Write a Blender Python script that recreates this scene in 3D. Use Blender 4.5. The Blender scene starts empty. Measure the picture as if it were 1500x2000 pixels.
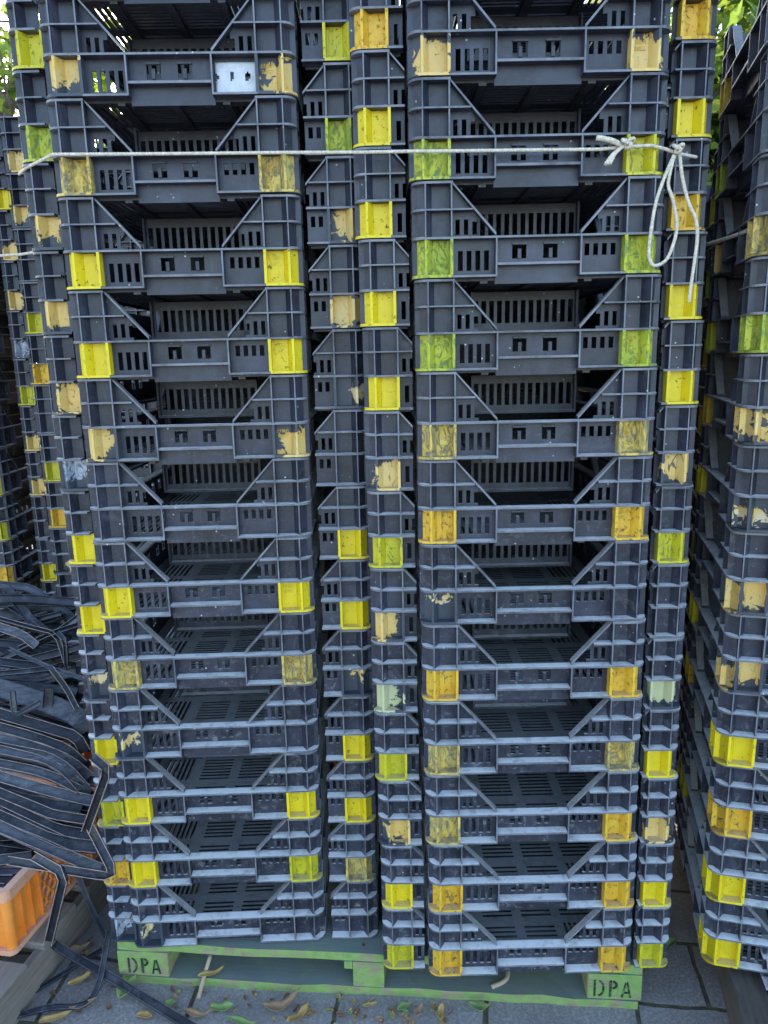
import bpy, math, random
from math import radians, sin, cos, pi
from mathutils import Vector, Matrix, noise
random.seed(11)
SC = bpy.context.scene
COL = SC.collection

# ------------------------------------------------------------------ camera, light, exposure
cam = bpy.data.cameras.new('camera')
cam.sensor_fit = 'VERTICAL'
cam.sensor_height = 24.0
cam.lens = 1414.8 / 2000.0 * 24.0
cam.clip_start = 0.02
cam.clip_end = 400
co = bpy.data.objects.new('camera', cam)
COL.objects.link(co)
PIT, YAW, ROLL = 0.2132, -0.0004, -0.0217
fw = Vector((sin(-YAW) * cos(PIT), cos(YAW) * cos(PIT), -sin(PIT)))
rt = Vector((cos(YAW), sin(YAW), 0))
up = rt.cross(fw)
r2 = rt * cos(ROLL) + up * sin(ROLL)
u2 = -rt * sin(ROLL) + up * cos(ROLL)
m = Matrix((r2, u2, -fw)).transposed().to_4x4()
m.translation = Vector((-0.0707, -1.1983, 1.2967))
co.matrix_world = m
SC.camera = co

SUN_ELEV, SUN_AZ = radians(21), radians(24)      # azimuth measured from +Y towards -X
w = bpy.data.worlds.new('World')
SC.world = w
w.use_nodes = True
nt = w.node_tree
bg = nt.nodes['Background']
sky = nt.nodes.new('ShaderNodeTexSky')
sky.sky_type = 'NISHITA'
sky.sun_disc = False
sky.sun_elevation = SUN_ELEV
sky.sun_rotation = -SUN_AZ
sky.air_density = 1.0
sky.dust_density = 1.6
nt.links.new(sky.outputs[0], bg.inputs['Color'])
bg.inputs['Strength'].default_value = 0.15
sl = bpy.data.lights.new('sun', 'SUN')
sl.energy = 2.6
sl.angle = radians(0.6)
sl.color = (1.0, 0.93, 0.82)
so = bpy.data.objects.new('sun', sl)
COL.objects.link(so)
sdir = Vector((-sin(SUN_AZ) * cos(SUN_ELEV), cos(SUN_AZ) * cos(SUN_ELEV), sin(SUN_ELEV)))
so.rotation_euler = sdir.to_track_quat('Z', 'Y').to_euler()
so.location = (-4, 8, 6)
SC.view_settings.view_transform = 'Standard'
SC.view_settings.look = 'None'
SC.view_settings.exposure = 2.42
SC.view_settings.gamma = 1.0
SC.view_settings.use_curve_mapping = False
SC.cycles.max_bounces = 10
SC.cycles.diffuse_bounces = 4

# ------------------------------------------------------------------ helpers
def tag(o, label=None, cat=None, group=None, kind=None):
    if label: o['label'] = label
    if cat: o['category'] = cat
    if group: o['group'] = group
    if kind: o['kind'] = kind
    return o

def empty(name, loc=(0, 0, 0), rz=0.0):
    o = bpy.data.objects.new(name, None)
    o.empty_display_size = 0.05
    o.location = loc
    o.rotation_euler = (0, 0, rz)
    COL.objects.link(o)
    return o

class MB:
    """collects faces, builds ONE mesh"""
    def __init__(s):
        s.v = []; s.f = []; s.mi = []; s.sm = []
    def face(s, pts, mi=0, smooth=False):
        n = len(s.v); s.v += [tuple(p) for p in pts]
        s.f.append(tuple(range(n, n + len(pts)))); s.mi.append(mi); s.sm.append(smooth)
    def hexa(s, p, mi=0, mif=None):
        # p: 8 points, bottom ring 0-3 (ccw from above), top ring 4-7
        n = len(s.v); s.v += [tuple(q) for q in p]
        for k, q in enumerate(((0, 1, 5, 4), (1, 2, 6, 5), (2, 3, 7, 6), (3, 0, 4, 7), (3, 2, 1, 0), (4, 5, 6, 7))):
            s.f.append(tuple(n + i for i in q)); s.sm.append(False)
            s.mi.append(mif if (k == 0 and mif is not None) else mi)
    def box(s, x0, x1, y0, y1, z0, z1, mi=0):
        s.hexa([(x0, y0, z0), (x1, y0, z0), (x1, y1, z0), (x0, y1, z0), (x0, y0, z1), (x1, y0, z1), (x1, y1, z1), (x0, y1, z1)], mi)
    def prism(s, poly, f0, f1, mi=0):
        a = [f0(*p) for p in poly]; b = [f1(*p) for p in poly]
        s.face(list(reversed(a)), mi); s.face(b, mi)
        for i in range(len(a)):
            j = (i + 1) % len(a)
            s.face([a[i], a[j], b[j], b[i]], mi)
    def tube(s, pts, rad, seg=8, mi=0, twist=0.0, bump=0.0, lobes=3, closed_ends=True):
        """round tube along pts; with bump > 0 it is a laid rope of `lobes` strands"""
        pts = [Vector(p) for p in pts]
        rings = []; nrm = None; dist = 0.0
        for i, p in enumerate(pts):
            t = (pts[min(i + 1, len(pts) - 1)] - pts[max(i - 1, 0)]).normalized()
            if nrm is None:
                nrm = t.orthogonal().normalized()
            nrm = (nrm - t * nrm.dot(t)).normalized()
            bn = t.cross(nrm)
            if i: dist += (p - pts[i - 1]).length
            r = rad[i] if isinstance(rad, (list, tuple)) else rad
            ring = []
            for k in range(seg):
                a = 2 * pi * k / seg
                rr = r * (1 + bump * (abs(cos(lobes * 0.5 * (a - dist * twist))) - 0.6))
                ring.append(len(s.v)); s.v.append(tuple(p + nrm * cos(a) * rr + bn * sin(a) * rr))
            rings.append(ring)
        for A, B in zip(rings, rings[1:]):
            for k in range(seg):
                s.f.append((A[k], A[(k + 1) % seg], B[(k + 1) % seg], B[k])); s.mi.append(mi); s.sm.append(True)
        if closed_ends:
            s.f.append(tuple(reversed(rings[0]))); s.mi.append(mi); s.sm.append(False)
            s.f.append(tuple(rings[-1])); s.mi.append(mi); s.sm.append(False)
    def mesh(s, name, mats):
        me = bpy.data.meshes.new(name)
        me.from_pydata(s.v, [], s.f)
        for mt in mats: me.materials.append(mt)
        me.polygons.foreach_set('material_index', s.mi)
        me.polygons.foreach_set('use_smooth', s.sm)
        me.update()
        return me
    def build(s, name, mats, parent=None):
        return put(name, s.mesh(name, mats if isinstance(mats, (list, tuple)) else [mats]), parent)

def weld(me, d=1e-5):
    import bmesh
    q = bmesh.new(); q.from_mesh(me); bmesh.ops.remove_doubles(q, verts=q.verts, dist=d)
    bmesh.ops.recalc_face_normals(q, faces=q.faces); q.to_mesh(me); q.free()
    return me

def put(name, me, parent=None):
    o = bpy.data.objects.new(name, me)
    COL.objects.link(o)
    if parent: o.parent = parent
    return o

# ------------------------------------------------------------------ materials
class NB:
    def __init__(s, name):
        s.m = bpy.data.materials.new(name); s.m.use_nodes = True
        s.t = s.m.node_tree; s.p = s.t.nodes['Principled BSDF']
    def n(s, typ, **kw):
        nd = s.t.nodes.new('ShaderNode' + typ)
        for k, v in kw.items():
            if k in nd.inputs: pass
            setattr(nd, k, v)
        return nd
    def l(s, a, b): s.t.links.new(a, b)
    def coords(s, mode='Object', rnd=True, scale=None):
        tc = s.n('TexCoord')
        out = tc.outputs[mode]
        if rnd:
            oi = s.n('ObjectInfo')
            mm = s.n('Math', operation='MULTIPLY'); s.l(oi.outputs['Random'], mm.inputs[0]); mm.inputs[1].default_value = 37.0
            cb = s.n('CombineXYZ')
            for i in range(3): s.l(mm.outputs[0], cb.inputs[i])
            va = s.n('VectorMath', operation='ADD'); s.l(out, va.inputs[0]); s.l(cb.outputs[0], va.inputs[1])
            out = va.outputs[0]
        if scale:
            mp = s.n('Mapping'); mp.inputs['Scale'].default_value = scale; s.l(out, mp.inputs[0]); out = mp.outputs[0]
        return out
    def noise(s, vec, scale, detail=4, rough=0.6, dist=0.0):
        t = s.n('TexNoise'); t.inputs['Scale'].default_value = scale; t.inputs['Detail'].default_value = detail
        t.inputs['Roughness'].default_value = rough; t.inputs['Distortion'].default_value = dist
        s.l(vec, t.inputs['Vector']); return t.outputs[0]
    def ramp(s, fac, lo, hi, a=0.0, b=1.0):
        r = s.n('MapRange'); r.inputs[1].default_value = lo; r.inputs[2].default_value = hi
        r.inputs[3].default_value = a; r.inputs[4].default_value = b
        s.l(fac, r.inputs[0]); return r.outputs[0]
    def mul(s, a, b):
        mm = s.n('Math', operation='MULTIPLY')
        s.l(a, mm.inputs[0])
        if isinstance(b, float): mm.inputs[1].default_value = b
        else: s.l(b, mm.inputs[1])
        return mm.outputs[0]
    def mx(s, a, b):
        mm = s.n('Math', operation='MAXIMUM'); s.l(a, mm.inputs[0]); s.l(b, mm.inputs[1]); return mm.outputs[0]
    def mix(s, fac, a, b):
        mm = s.n('Mix', data_type='RGBA')
        if isinstance(fac, float): mm.inputs[0].default_value = fac
        else: s.l(fac, mm.inputs[0])
        for i, c in ((6, a), (7, b)):
            if isinstance(c, tuple): mm.inputs[i].default_value = (*c, 1)
            else: s.l(c, mm.inputs[i])
        return mm.outputs[2]
    def bump(s, h, strength=0.3, dist=0.002):
        b = s.n('Bump'); b.inputs['Strength'].default_value = strength; b.inputs['Distance'].default_value = dist
        s.l(h, b.inputs['Height']); s.l(b.outputs[0], s.p.inputs['Normal'])
    def col(s, c):
        if isinstance(c, tuple): s.p.inputs['Base Color'].default_value = (*c, 1)
        else: s.l(c, s.p.inputs['Base Color'])
    def rough(s, r):
        if isinstance(r, float): s.p.inputs['Roughness'].default_value = r
        else: s.l(r, s.p.inputs['Roughness'])
    def up_mask(s, lo=0.55, hi=0.9):
        g = s.n('NewGeometry'); sp = s.n('SeparateXYZ'); s.l(g.outputs['Normal'], sp.inputs[0])
        return s.ramp(sp.outputs[2], lo, hi)
    def height_mask(s, z0, z1, a, b):
        g = s.n('NewGeometry'); sp = s.n('SeparateXYZ'); s.l(g.outputs['Position'], sp.inputs[0])
        return s.ramp(sp.outputs[2], z0, z1, a, b)

def plastic_chain(b, vec, c0, c1, dust=(0.40, 0.385, 0.39), scuff=0.5, dustamt=1.0):
    """aged black crate plastic: fading, mottled bloom, scratches, specks, dried splashes and dust lying on upward faces, brightened to carry skylight on the ledges"""
    base = b.mix(b.ramp(b.noise(vec, 20, 6, 0.7), 0.34, 0.70), c0, c1)
    oi = b.n('ObjectInfo')
    base = b.mix(b.mul(oi.outputs['Random'], 0.30), base, (c1[0] * 1.35, c1[1] * 1.3, c1[2] * 1.2))
    bloom = b.ramp(b.noise(vec, 7, 4, 0.6, 0.8), 0.52, 0.72)
    base = b.mix(b.mul(bloom, 0.36), base, (0.09, 0.105, 0.165))
    mp = b.n('Mapping'); mp.inputs['Scale'].default_value = (9, 9, 70); mp.inputs['Rotation'].default_value = (0.5, 0.4, 0.9)
    b.l(vec, mp.inputs[0])
    scr = b.ramp(b.noise(mp.outputs[0], 5, 3, 0.7, 1.2), 0.63, 0.74)
    base = b.mix(b.mul(scr, 0.40 * scuff), base, (0.30, 0.32, 0.38))
    mp2 = b.n('Mapping'); mp2.inputs['Scale'].default_value = (60, 60, 5); b.l(vec, mp2.inputs[0])
    run = b.ramp(b.noise(mp2.outputs[0], 2.2, 4, 0.7, 0.4), 0.60, 0.74)
    base = b.mix(b.mul(b.mul(run, 0.30 * scuff), b.height_mask(0.1, 1.4, 1.0, 0.5)), base, (0.33, 0.33, 0.35))
    vo = b.n('TexVoronoi'); vo.inputs['Scale'].default_value = 70; b.l(vec, vo.inputs['Vector'])
    spk = b.mul(b.ramp(vo.outputs['Distance'], 0.13, 0.07), b.ramp(b.noise(vec, 14, 2), 0.56, 0.62))
    base = b.mix(b.mul(spk, 0.85), base, (0.62, 0.61, 0.60))
    grime = b.mx(b.ramp(b.noise(vec, 75, 7, 0.82, 0.8), 0.55, 0.70), b.mul(b.ramp(b.noise(vec, 16, 7, 0.82, 1.0), 0.57, 0.72), 0.7))
    low = b.height_mask(0.12, 1.35, 1.0, 0.14)
    base = b.mix(b.mul(b.mul(grime, low), 0.72 * dustamt), base, dust)
    d = b.mul(b.mul(b.up_mask(), b.ramp(b.noise(vec, 45, 5, 0.7), 0.25, 0.50, 0.45, 1.0)), b.height_mask(0.12, 1.8, 1.0, 0.6))
    base = b.mix(b.mul(d, dustamt), base, (min(.8, dust[0] * 2.1), min(.8, dust[1] * 2.06), min(.82, dust[2] * 2.0)))  # ledge dust made paler than it is, with skylight from above put into its colour
    return base, d, grime

def mat_plastic(name, c0, c1, **kw):
    b = NB(name); vec = b.coords()
    base, d, gr = plastic_chain(b, vec, c0, c1, **kw)
    b.col(base)
    b.p.inputs['Specular IOR Level'].default_value = 0.5
    b.rough(b.ramp(b.mx(d, gr), 0, 1, 0.42, 0.9))
    b.bump(b.noise(vec, 160, 4, 0.7), 0.18, 0.0015)
    return b.m

M_PL = mat_plastic('black_crate_plastic', (0.008, 0.009, 0.016), (0.034, 0.038, 0.062))
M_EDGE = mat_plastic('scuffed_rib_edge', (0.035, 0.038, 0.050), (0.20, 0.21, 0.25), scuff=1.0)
M_FLOOR = mat_plastic('dirty_crate_floor', (0.010, 0.012, 0.017), (0.036, 0.037, 0.043), dust=(0.42, 0.40, 0.39), dustamt=0.60)

def mat_paint(name, c, c2, wear=0.1, peel=0.0, scratch=0.0, pscale=34, under=(0.045, 0.055, 0.075)):
    """corner paint; peel flakes it off in patches, scratch rubs it through in strokes"""
    b = NB(name); vec = b.coords()
    base = b.mix(b.ramp(b.noise(vec, 26, 4, 0.6), 0.3, 0.7), c, c2)
    vo = b.ramp(b.noise(vec, 120, 5, 0.7, 0.4), 0.68 - wear * 0.5, 0.74 - wear * 0.5)
    off = b.mul(vo, 0.9)
    if scratch > 0:
        mp = b.n('Mapping'); mp.inputs['Scale'].default_value = (17, 17, 10); mp.inputs['Rotation'].default_value = (0.3, 0.9, 0.5)
        b.l(vec, mp.inputs[0])
        s1 = b.ramp(b.noise(mp.outputs[0], 3.2, 6, 0.75, 2.6), 0.62 - scratch * 0.24, 0.70 - scratch * 0.14)
        off = b.mx(off, b.mul(s1, 0.92))
    if peel > 0:
        # one torn sheet left standing round a random middle, ragged towards its edge
        tc = b.n('TexCoord'); sp = b.n('SeparateXYZ'); b.l(tc.outputs['Generated'], sp.inputs[0])
        oi = b.n('ObjectInfo')
        r2_ = b.n('Math', operation='FRACT'); b.l(b.mul(oi.outputs['Random'], 7.31), r2_.inputs[0])
        cxn = b.ramp(oi.outputs['Random'], 0, 1, 0.25, 0.80); czn = b.ramp(r2_.outputs[0], 0, 1, 0.28, 0.85)
        def sub(p, q):
            mm = b.n('Math', operation='SUBTRACT'); b.l(p, mm.inputs[0]); b.l(q, mm.inputs[1]); return mm.outputs[0]
        dx, dz = sub(sp.outputs[0], cxn), sub(sp.outputs[2], czn)
        ad = b.n('Math', operation='ADD'); b.l(b.mul(dx, dx), ad.inputs[0]); b.l(b.mul(dz, dz), ad.inputs[1])
        sq = b.n('Math', operation='SQRT'); b.l(ad.outputs[0], sq.inputs[0])
        ad2 = b.n('Math', operation='ADD'); b.l(sq.outputs[0], ad2.inputs[0]); b.l(b.ramp(b.noise(vec, pscale * 1.6, 6, 0.62, 0.8), 0.3, 0.7, -0.26, 0.26), ad2.inputs[1])
        lim = 0.80 - 0.62 * peel
        off = b.mx(off, b.ramp(ad2.outputs[0], lim, lim + 0.012))
    smudge = b.mul(b.ramp(b.noise(vec, 32, 7, 0.8, 0.9), 0.50, 0.72), 0.38)
    base = b.mix(smudge, base, (c[0] * 0.45, c[1] * 0.42, c[2] * 1.2 + 0.03))
    dirt = b.mul(b.up_mask(), 0.55)
    base = b.mix(dirt, base, (0.46, 0.38, 0.30))
    base = b.mix(off, base, under)
    b.col(base); b.rough(0.5)
    inv = b.ramp(off, 0, 1, 1, 0)
    b.bump(inv, 0.8, 0.0012)
    return b.m

PAINT = {
 'Y': mat_paint('yellow_paint', (0.68, 0.515, 0.006), (0.74, 0.60, 0.011), 0.13),
 'O': mat_paint('orange_yellow_paint', (0.69, 0.38, 0.016), (0.71, 0.47, 0.045), 0.17, 0.0, 0.22),
 'U': mat_paint('lime_yellow_paint', (0.46, 0.43, 0.014), (0.58, 0.52, 0.016), 0.12, 0.0, 0.26, under=(0.08, 0.15, 0.12)),
 'G': mat_paint('rubbed_green_yellow_paint', (0.32, 0.40, 0.028), (0.50, 0.50, 0.03), 0.08, 0.0, 0.50, under=(0.10, 0.20, 0.13)),
 'W': mat_paint('worn_yellow_paint', (0.66, 0.44, 0.05), (0.62, 0.51, 0.16), 0.16, 0.0, 0.66, under=(0.12, 0.14, 0.15)),
 'P': mat_paint('peeling_tan_paint', (0.68, 0.43, 0.09), (0.66, 0.50, 0.21), 0.06, 0.45, 0.12, 30),
 'S': mat_paint('last_flakes_of_paint', (0.70, 0.45, 0.09), (0.66, 0.60, 0.45), 0.0, 0.98, 0.0, 36),
 'K': mat_paint('faded_sage_paint', (0.46, 0.48, 0.26), (0.50, 0.50, 0.28), 0.06, 0.35, 0.0, 26),
 'B': mat_paint('blue_grey_smeared_paint', (0.30, 0.36, 0.44), (0.50, 0.50, 0.54), 0.2, 0.60, 0.5, 40),
 'R': mat_paint('orange_red_paint', (0.60, 0.12, 0.03), (0.62, 0.18, 0.05), 0.15, 0.2, 0.2),
}
PDESC = {'Y': 'bright yellow', 'O': 'orange-yellow', 'U': 'lime yellow', 'G': 'rubbed yellow-green', 'W': 'worn yellow', 'P': 'peeling tan',
         'S': 'nearly bare', 'K': 'faded sage', 'B': 'blue-grey smeared', 'R': 'orange-red', 'N': 'unpainted'}

# measured paths (metres)
D = {}
D['bundle'] = [[(-1.06,0.4,0.569),(-0.866,0.36,0.523),(-0.789,0.34,0.498),(-0.767,0.34,0.463)],[(-1.045,0.36,0.52),(-0.842,0.32,0.476),(-0.781,0.31,0.461),(-0.766,0.31,0.424)],[(-1.031,0.33,0.5),(-0.88,0.3,0.471),(-0.798,0.29,0.444),(-0.765,0.29,0.405)],[(-1.024,0.31,0.477),(-0.851,0.28,0.447),(-0.786,0.27,0.421),(-0.748,0.27,0.381)],[(-1.015,0.29,0.462),(-0.831,0.26,0.438),(-0.784,0.25,0.414),(-0.743,0.25,0.353)],[(-1.014,0.28,0.43),(-0.852,0.25,0.412),(-0.805,0.245,0.396),(-0.757,0.24,0.369)],[(-1.011,0.27,0.413),(-0.862,0.24,0.384),(-0.792,0.23,0.368),(-0.722,0.23,0.348)],[(-1.002,0.25,0.394),(-0.836,0.22,0.338),(-0.805,0.21,0.331),(-0.732,0.21,0.316)],[(-0.999,0.24,0.375),(-0.856,0.21,0.325),(-0.798,0.2,0.301),(-0.722,0.2,0.284)],[(-0.996,0.23,0.363),(-0.837,0.19,0.309),(-0.77,0.18,0.28),(-0.702,0.18,0.27)],[(-0.994,0.22,0.332),(-0.809,0.17,0.285),(-0.742,0.16,0.257),(-0.694,0.16,0.233)],[(-1.038,0.3,0.337),(-0.893,0.28,0.287),(-0.833,0.27,0.267),(-0.777,0.27,0.241)],[(-1.05,0.34,0.411),(-0.889,0.32,0.38),(-0.828,0.31,0.358),(-0.776,0.31,0.344)],[(-1.078,0.4,0.444),(-0.925,0.38,0.411),(-0.862,0.37,0.389),(-0.806,0.37,0.347)]]
D['tangle'] = [[(-1.132,0.62,0.735),(-0.99,0.6,0.724),(-0.845,0.52,0.66)],[(-1.039,0.58,0.732),(-0.959,0.52,0.669),(-0.915,0.5,0.642)],[(-1.122,0.6,0.727),(-0.999,0.55,0.673),(-0.927,0.5,0.649)],[(-1.073,0.5,0.693),(-0.943,0.46,0.672),(-0.861,0.44,0.658),(-0.836,0.42,0.588)],[(-1.052,0.46,0.691),(-0.936,0.43,0.664),(-0.901,0.42,0.639)],[(-0.954,0.4,0.641),(-0.854,0.38,0.6),(-0.767,0.36,0.578)],[(-1.055,0.48,0.566),(-0.871,0.46,0.651),(-0.793,0.45,0.705)],[(-0.968,0.47,0.609),(-0.861,0.44,0.661),(-0.798,0.44,0.68)],[(-0.931,0.44,0.594),(-0.85,0.43,0.616),(-0.788,0.42,0.636)],[(-1.054,0.44,0.597),(-0.922,0.42,0.587),(-0.857,0.41,0.58)],[(-1.047,0.42,0.566),(-0.913,0.4,0.583),(-0.858,0.4,0.589)],[(-0.849,0.37,0.603),(-0.815,0.36,0.557),(-0.787,0.34,0.515)],[(-1.083,0.5,0.619),(-0.972,0.48,0.615),(-0.878,0.46,0.591)],[(-1.103,0.56,0.713),(-0.963,0.54,0.716),(-0.833,0.52,0.71)],[(-1.112,0.57,0.689),(-0.982,0.55,0.7),(-0.844,0.53,0.701)],[(-1.067,0.45,0.539),(-0.928,0.42,0.537),(-0.81,0.4,0.528)],[(-1.065,0.44,0.517),(-0.954,0.42,0.531),(-0.85,0.4,0.499)],[(-0.923,0.33,0.568),(-0.92,0.32,0.51),(-0.858,0.32,0.54)],[(-0.855,0.36,0.558),(-0.863,0.35,0.492)],[(-1.092,0.52,0.632),(-0.988,0.5,0.569),(-0.904,0.47,0.512)],[(-1.1,0.52,0.577),(-0.959,0.5,0.596),(-0.846,0.47,0.579)],[(-1.007,0.42,0.499),(-0.902,0.41,0.515),(-0.803,0.4,0.484)],[(-0.844,0.41,0.676),(-0.824,0.405,0.659),(-0.825,0.4,0.596)],[(-1.107,0.55,0.641),(-0.965,0.53,0.659),(-0.876,0.51,0.685)],[(-1.094,0.5,0.544),(-0.94,0.47,0.534),(-0.815,0.45,0.56)],[(-1.052,0.41,0.492),(-0.939,0.4,0.478),(-0.826,0.39,0.457)],[(-1.151,0.598,0.515),(-0.994,0.548,0.5),(-0.858,0.518,0.493)],[(-1.126,0.521,0.399),(-0.964,0.471,0.444),(-0.831,0.441,0.502)],[(-1.126,0.525,0.411),(-0.963,0.475,0.464),(-0.839,0.445,0.499)],[(-1.126,0.547,0.495),(-0.963,0.497,0.552),(-0.817,0.467,0.594)],[(-1.151,0.577,0.431),(-0.986,0.527,0.483),(-0.855,0.497,0.511)],[(-1.185,0.679,0.582),(-1.014,0.629,0.639),(-0.902,0.599,0.681)],[(-1.103,0.495,0.461),(-0.952,0.445,0.439),(-0.835,0.415,0.425)],[(-1.163,0.605,0.45),(-0.998,0.555,0.485),(-0.845,0.525,0.521)],[(-1.117,0.515,0.433),(-0.958,0.465,0.473),(-0.858,0.435,0.491)],[(-1.168,0.661,0.633),(-1.002,0.611,0.67),(-0.867,0.581,0.678)],[(-1.17,0.642,0.553),(-1.004,0.592,0.581),(-0.89,0.562,0.601)],[(-1.113,0.545,0.579),(-0.96,0.495,0.566),(-0.87,0.465,0.564)],[(-1.097,0.502,0.526),(-0.947,0.452,0.509),(-0.84,0.422,0.493)],[(-1.116,0.53,0.501),(-0.954,0.48,0.561),(-0.807,0.45,0.6)],[(-1.177,0.674,0.623),(-1.017,0.624,0.602),(-0.902,0.594,0.592)],[(-1.164,0.636,0.568),(-1.0,0.586,0.586),(-0.864,0.556,0.579)],[(-1.096,0.497,0.516),(-0.946,0.447,0.494),(-0.855,0.417,0.48)],[(-1.172,0.652,0.573),(-1.009,0.602,0.579),(-0.861,0.572,0.569)],[(-1.13,0.562,0.521),(-0.969,0.512,0.557),(-0.873,0.482,0.572)],[(-1.184,0.688,0.628),(-1.02,0.638,0.63),(-0.924,0.608,0.608)],[(-1.113,0.506,0.427),(-0.956,0.456,0.448),(-0.834,0.426,0.447)],[(-1.122,0.531,0.459),(-0.963,0.481,0.488),(-0.822,0.451,0.488)],[(-1.181,0.689,0.649),(-1.016,0.639,0.667),(-0.877,0.609,0.661)],[(-1.137,0.549,0.424),(-0.978,0.499,0.44),(-0.863,0.469,0.427)],[(-1.141,0.618,0.665),(-0.984,0.568,0.649),(-0.837,0.538,0.62)],[(-1.117,0.53,0.492),(-0.965,0.48,0.471),(-0.838,0.45,0.436)],[(-1.139,0.58,0.532),(-0.976,0.53,0.57),(-0.862,0.5,0.585)],[(-1.122,0.528,0.45),(-0.969,0.478,0.43),(-0.863,0.448,0.397)],[(-1.178,0.675,0.618),(-1.013,0.625,0.637),(-0.893,0.595,0.669)],[(-1.137,0.564,0.481),(-0.981,0.514,0.471),(-0.847,0.484,0.456)],[(-1.132,0.585,0.599),(-0.975,0.535,0.596),(-0.841,0.505,0.581)],[(-1.162,0.603,0.454),(-0.998,0.553,0.483),(-0.868,0.523,0.51)],[(-1.147,0.633,0.679),(-0.988,0.583,0.681),(-0.868,0.553,0.683)],[(-1.144,0.57,0.458),(-0.984,0.52,0.466),(-0.857,0.49,0.455)],[(-1.118,0.537,0.513),(-0.965,0.487,0.495),(-0.827,0.457,0.48)],[(-1.155,0.605,0.51),(-0.998,0.555,0.486),(-0.878,0.525,0.449)],[(-1.178,0.679,0.638),(-1.017,0.629,0.62),(-0.883,0.599,0.592)],[(-1.109,0.522,0.518),(-0.956,0.472,0.509),(-0.835,0.442,0.501)],[(-1.142,0.575,0.486),(-0.982,0.525,0.501),(-0.852,0.495,0.52)],[(-1.116,0.52,0.463),(-0.955,0.47,0.517),(-0.824,0.44,0.562)],[(-1.159,0.641,0.622),(-0.998,0.591,0.628),(-0.879,0.561,0.605)],[(-1.136,0.59,0.588),(-0.972,0.54,0.639),(-0.867,0.51,0.677)],[(-1.158,0.628,0.582),(-0.991,0.578,0.633),(-0.858,0.548,0.674)],[(-1.165,0.614,0.477),(-0.998,0.564,0.524),(-0.879,0.534,0.542)]]
D['loose'] = [[(-0.636,0.06,0.558),(-0.606,0.05,0.536),(-0.665,0.06,0.401)],[(-0.677,0.09,0.403),(-0.652,0.08,0.352),(-0.618,0.05,0.314),(-0.636,0.05,0.305),(-0.848,0.1,0.306)],[(-0.767,0.05,0.352),(-0.688,0.0,0.351),(-0.752,0.03,0.175)]]
D['ground_strips'] = [[(-0.811,0.136,0.075),(-0.783,0.137,0.05),(-0.638,0.076,0.02),(-0.464,-0.022,0.012)],[(-0.799,0.268,0.14),(-0.768,0.245,0.07),(-0.721,0.205,0.02)],[(-0.878,0.002,0.012),(-0.779,0.032,0.012),(-0.693,0.052,0.014),(-0.694,0.167,0.07)],[(-0.845,0.048,0.012),(-0.783,0.113,0.012),(-0.719,0.176,0.015)]]
D['rope'] = [(-0.68,0.135,1.612),(-0.651,0.1,1.613),(-0.586,0.055,1.621),(-0.4,0.05,1.617),(-0.212,0.046,1.614),(-0.098,0.022,1.606),(-0.021,0.003,1.601),(0.059,0.003,1.6),(0.177,0.003,1.599),(0.271,0.003,1.598),(0.306,0.002,1.6),(0.326,0.002,1.601),(0.352,0.004,1.602),(0.375,0.006,1.597),(0.396,0.01,1.591),(0.428,0.026,1.59),(0.452,0.06,1.596)]
D['ropeA'] = [(0.389,0.008,1.589),(0.376,0.006,1.558),(0.363,0.004,1.517),(0.356,0.002,1.456),(0.359,0.002,1.433),(0.368,0.002,1.426),(0.384,0.003,1.434),(0.394,0.004,1.456),(0.399,0.005,1.486),(0.39,0.005,1.524),(0.382,0.006,1.545),(0.385,0.007,1.569),(0.39,0.008,1.588)]
D['ropeB'] = [(0.398,0.008,1.589),(0.403,0.006,1.557),(0.414,0.003,1.519),(0.425,0.0,1.496),(0.43,0.0,1.469),(0.429,0.002,1.431),(0.427,0.004,1.397),(0.426,0.006,1.369)]
D['tail1'] = [(0.264,-0.006,1.612),(0.275,-0.008,1.61),(0.292,-0.006,1.606),(0.306,-0.002,1.6)]
D['tail2'] = [(0.305,-0.004,1.599),(0.293,-0.008,1.59),(0.287,-0.008,1.582),(0.281,-0.01,1.573)]
D['ropeL'] = [(-1.048,0.75,1.565),(-0.968,0.72,1.563),(-0.922,0.7,1.565)]
D['ropeR'] = [(0.545,0.3,1.488),(0.54,0.22,1.485),(0.54,0.1,1.484),(0.529,-0.02,1.486),(0.52,-0.08,1.484)]
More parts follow.
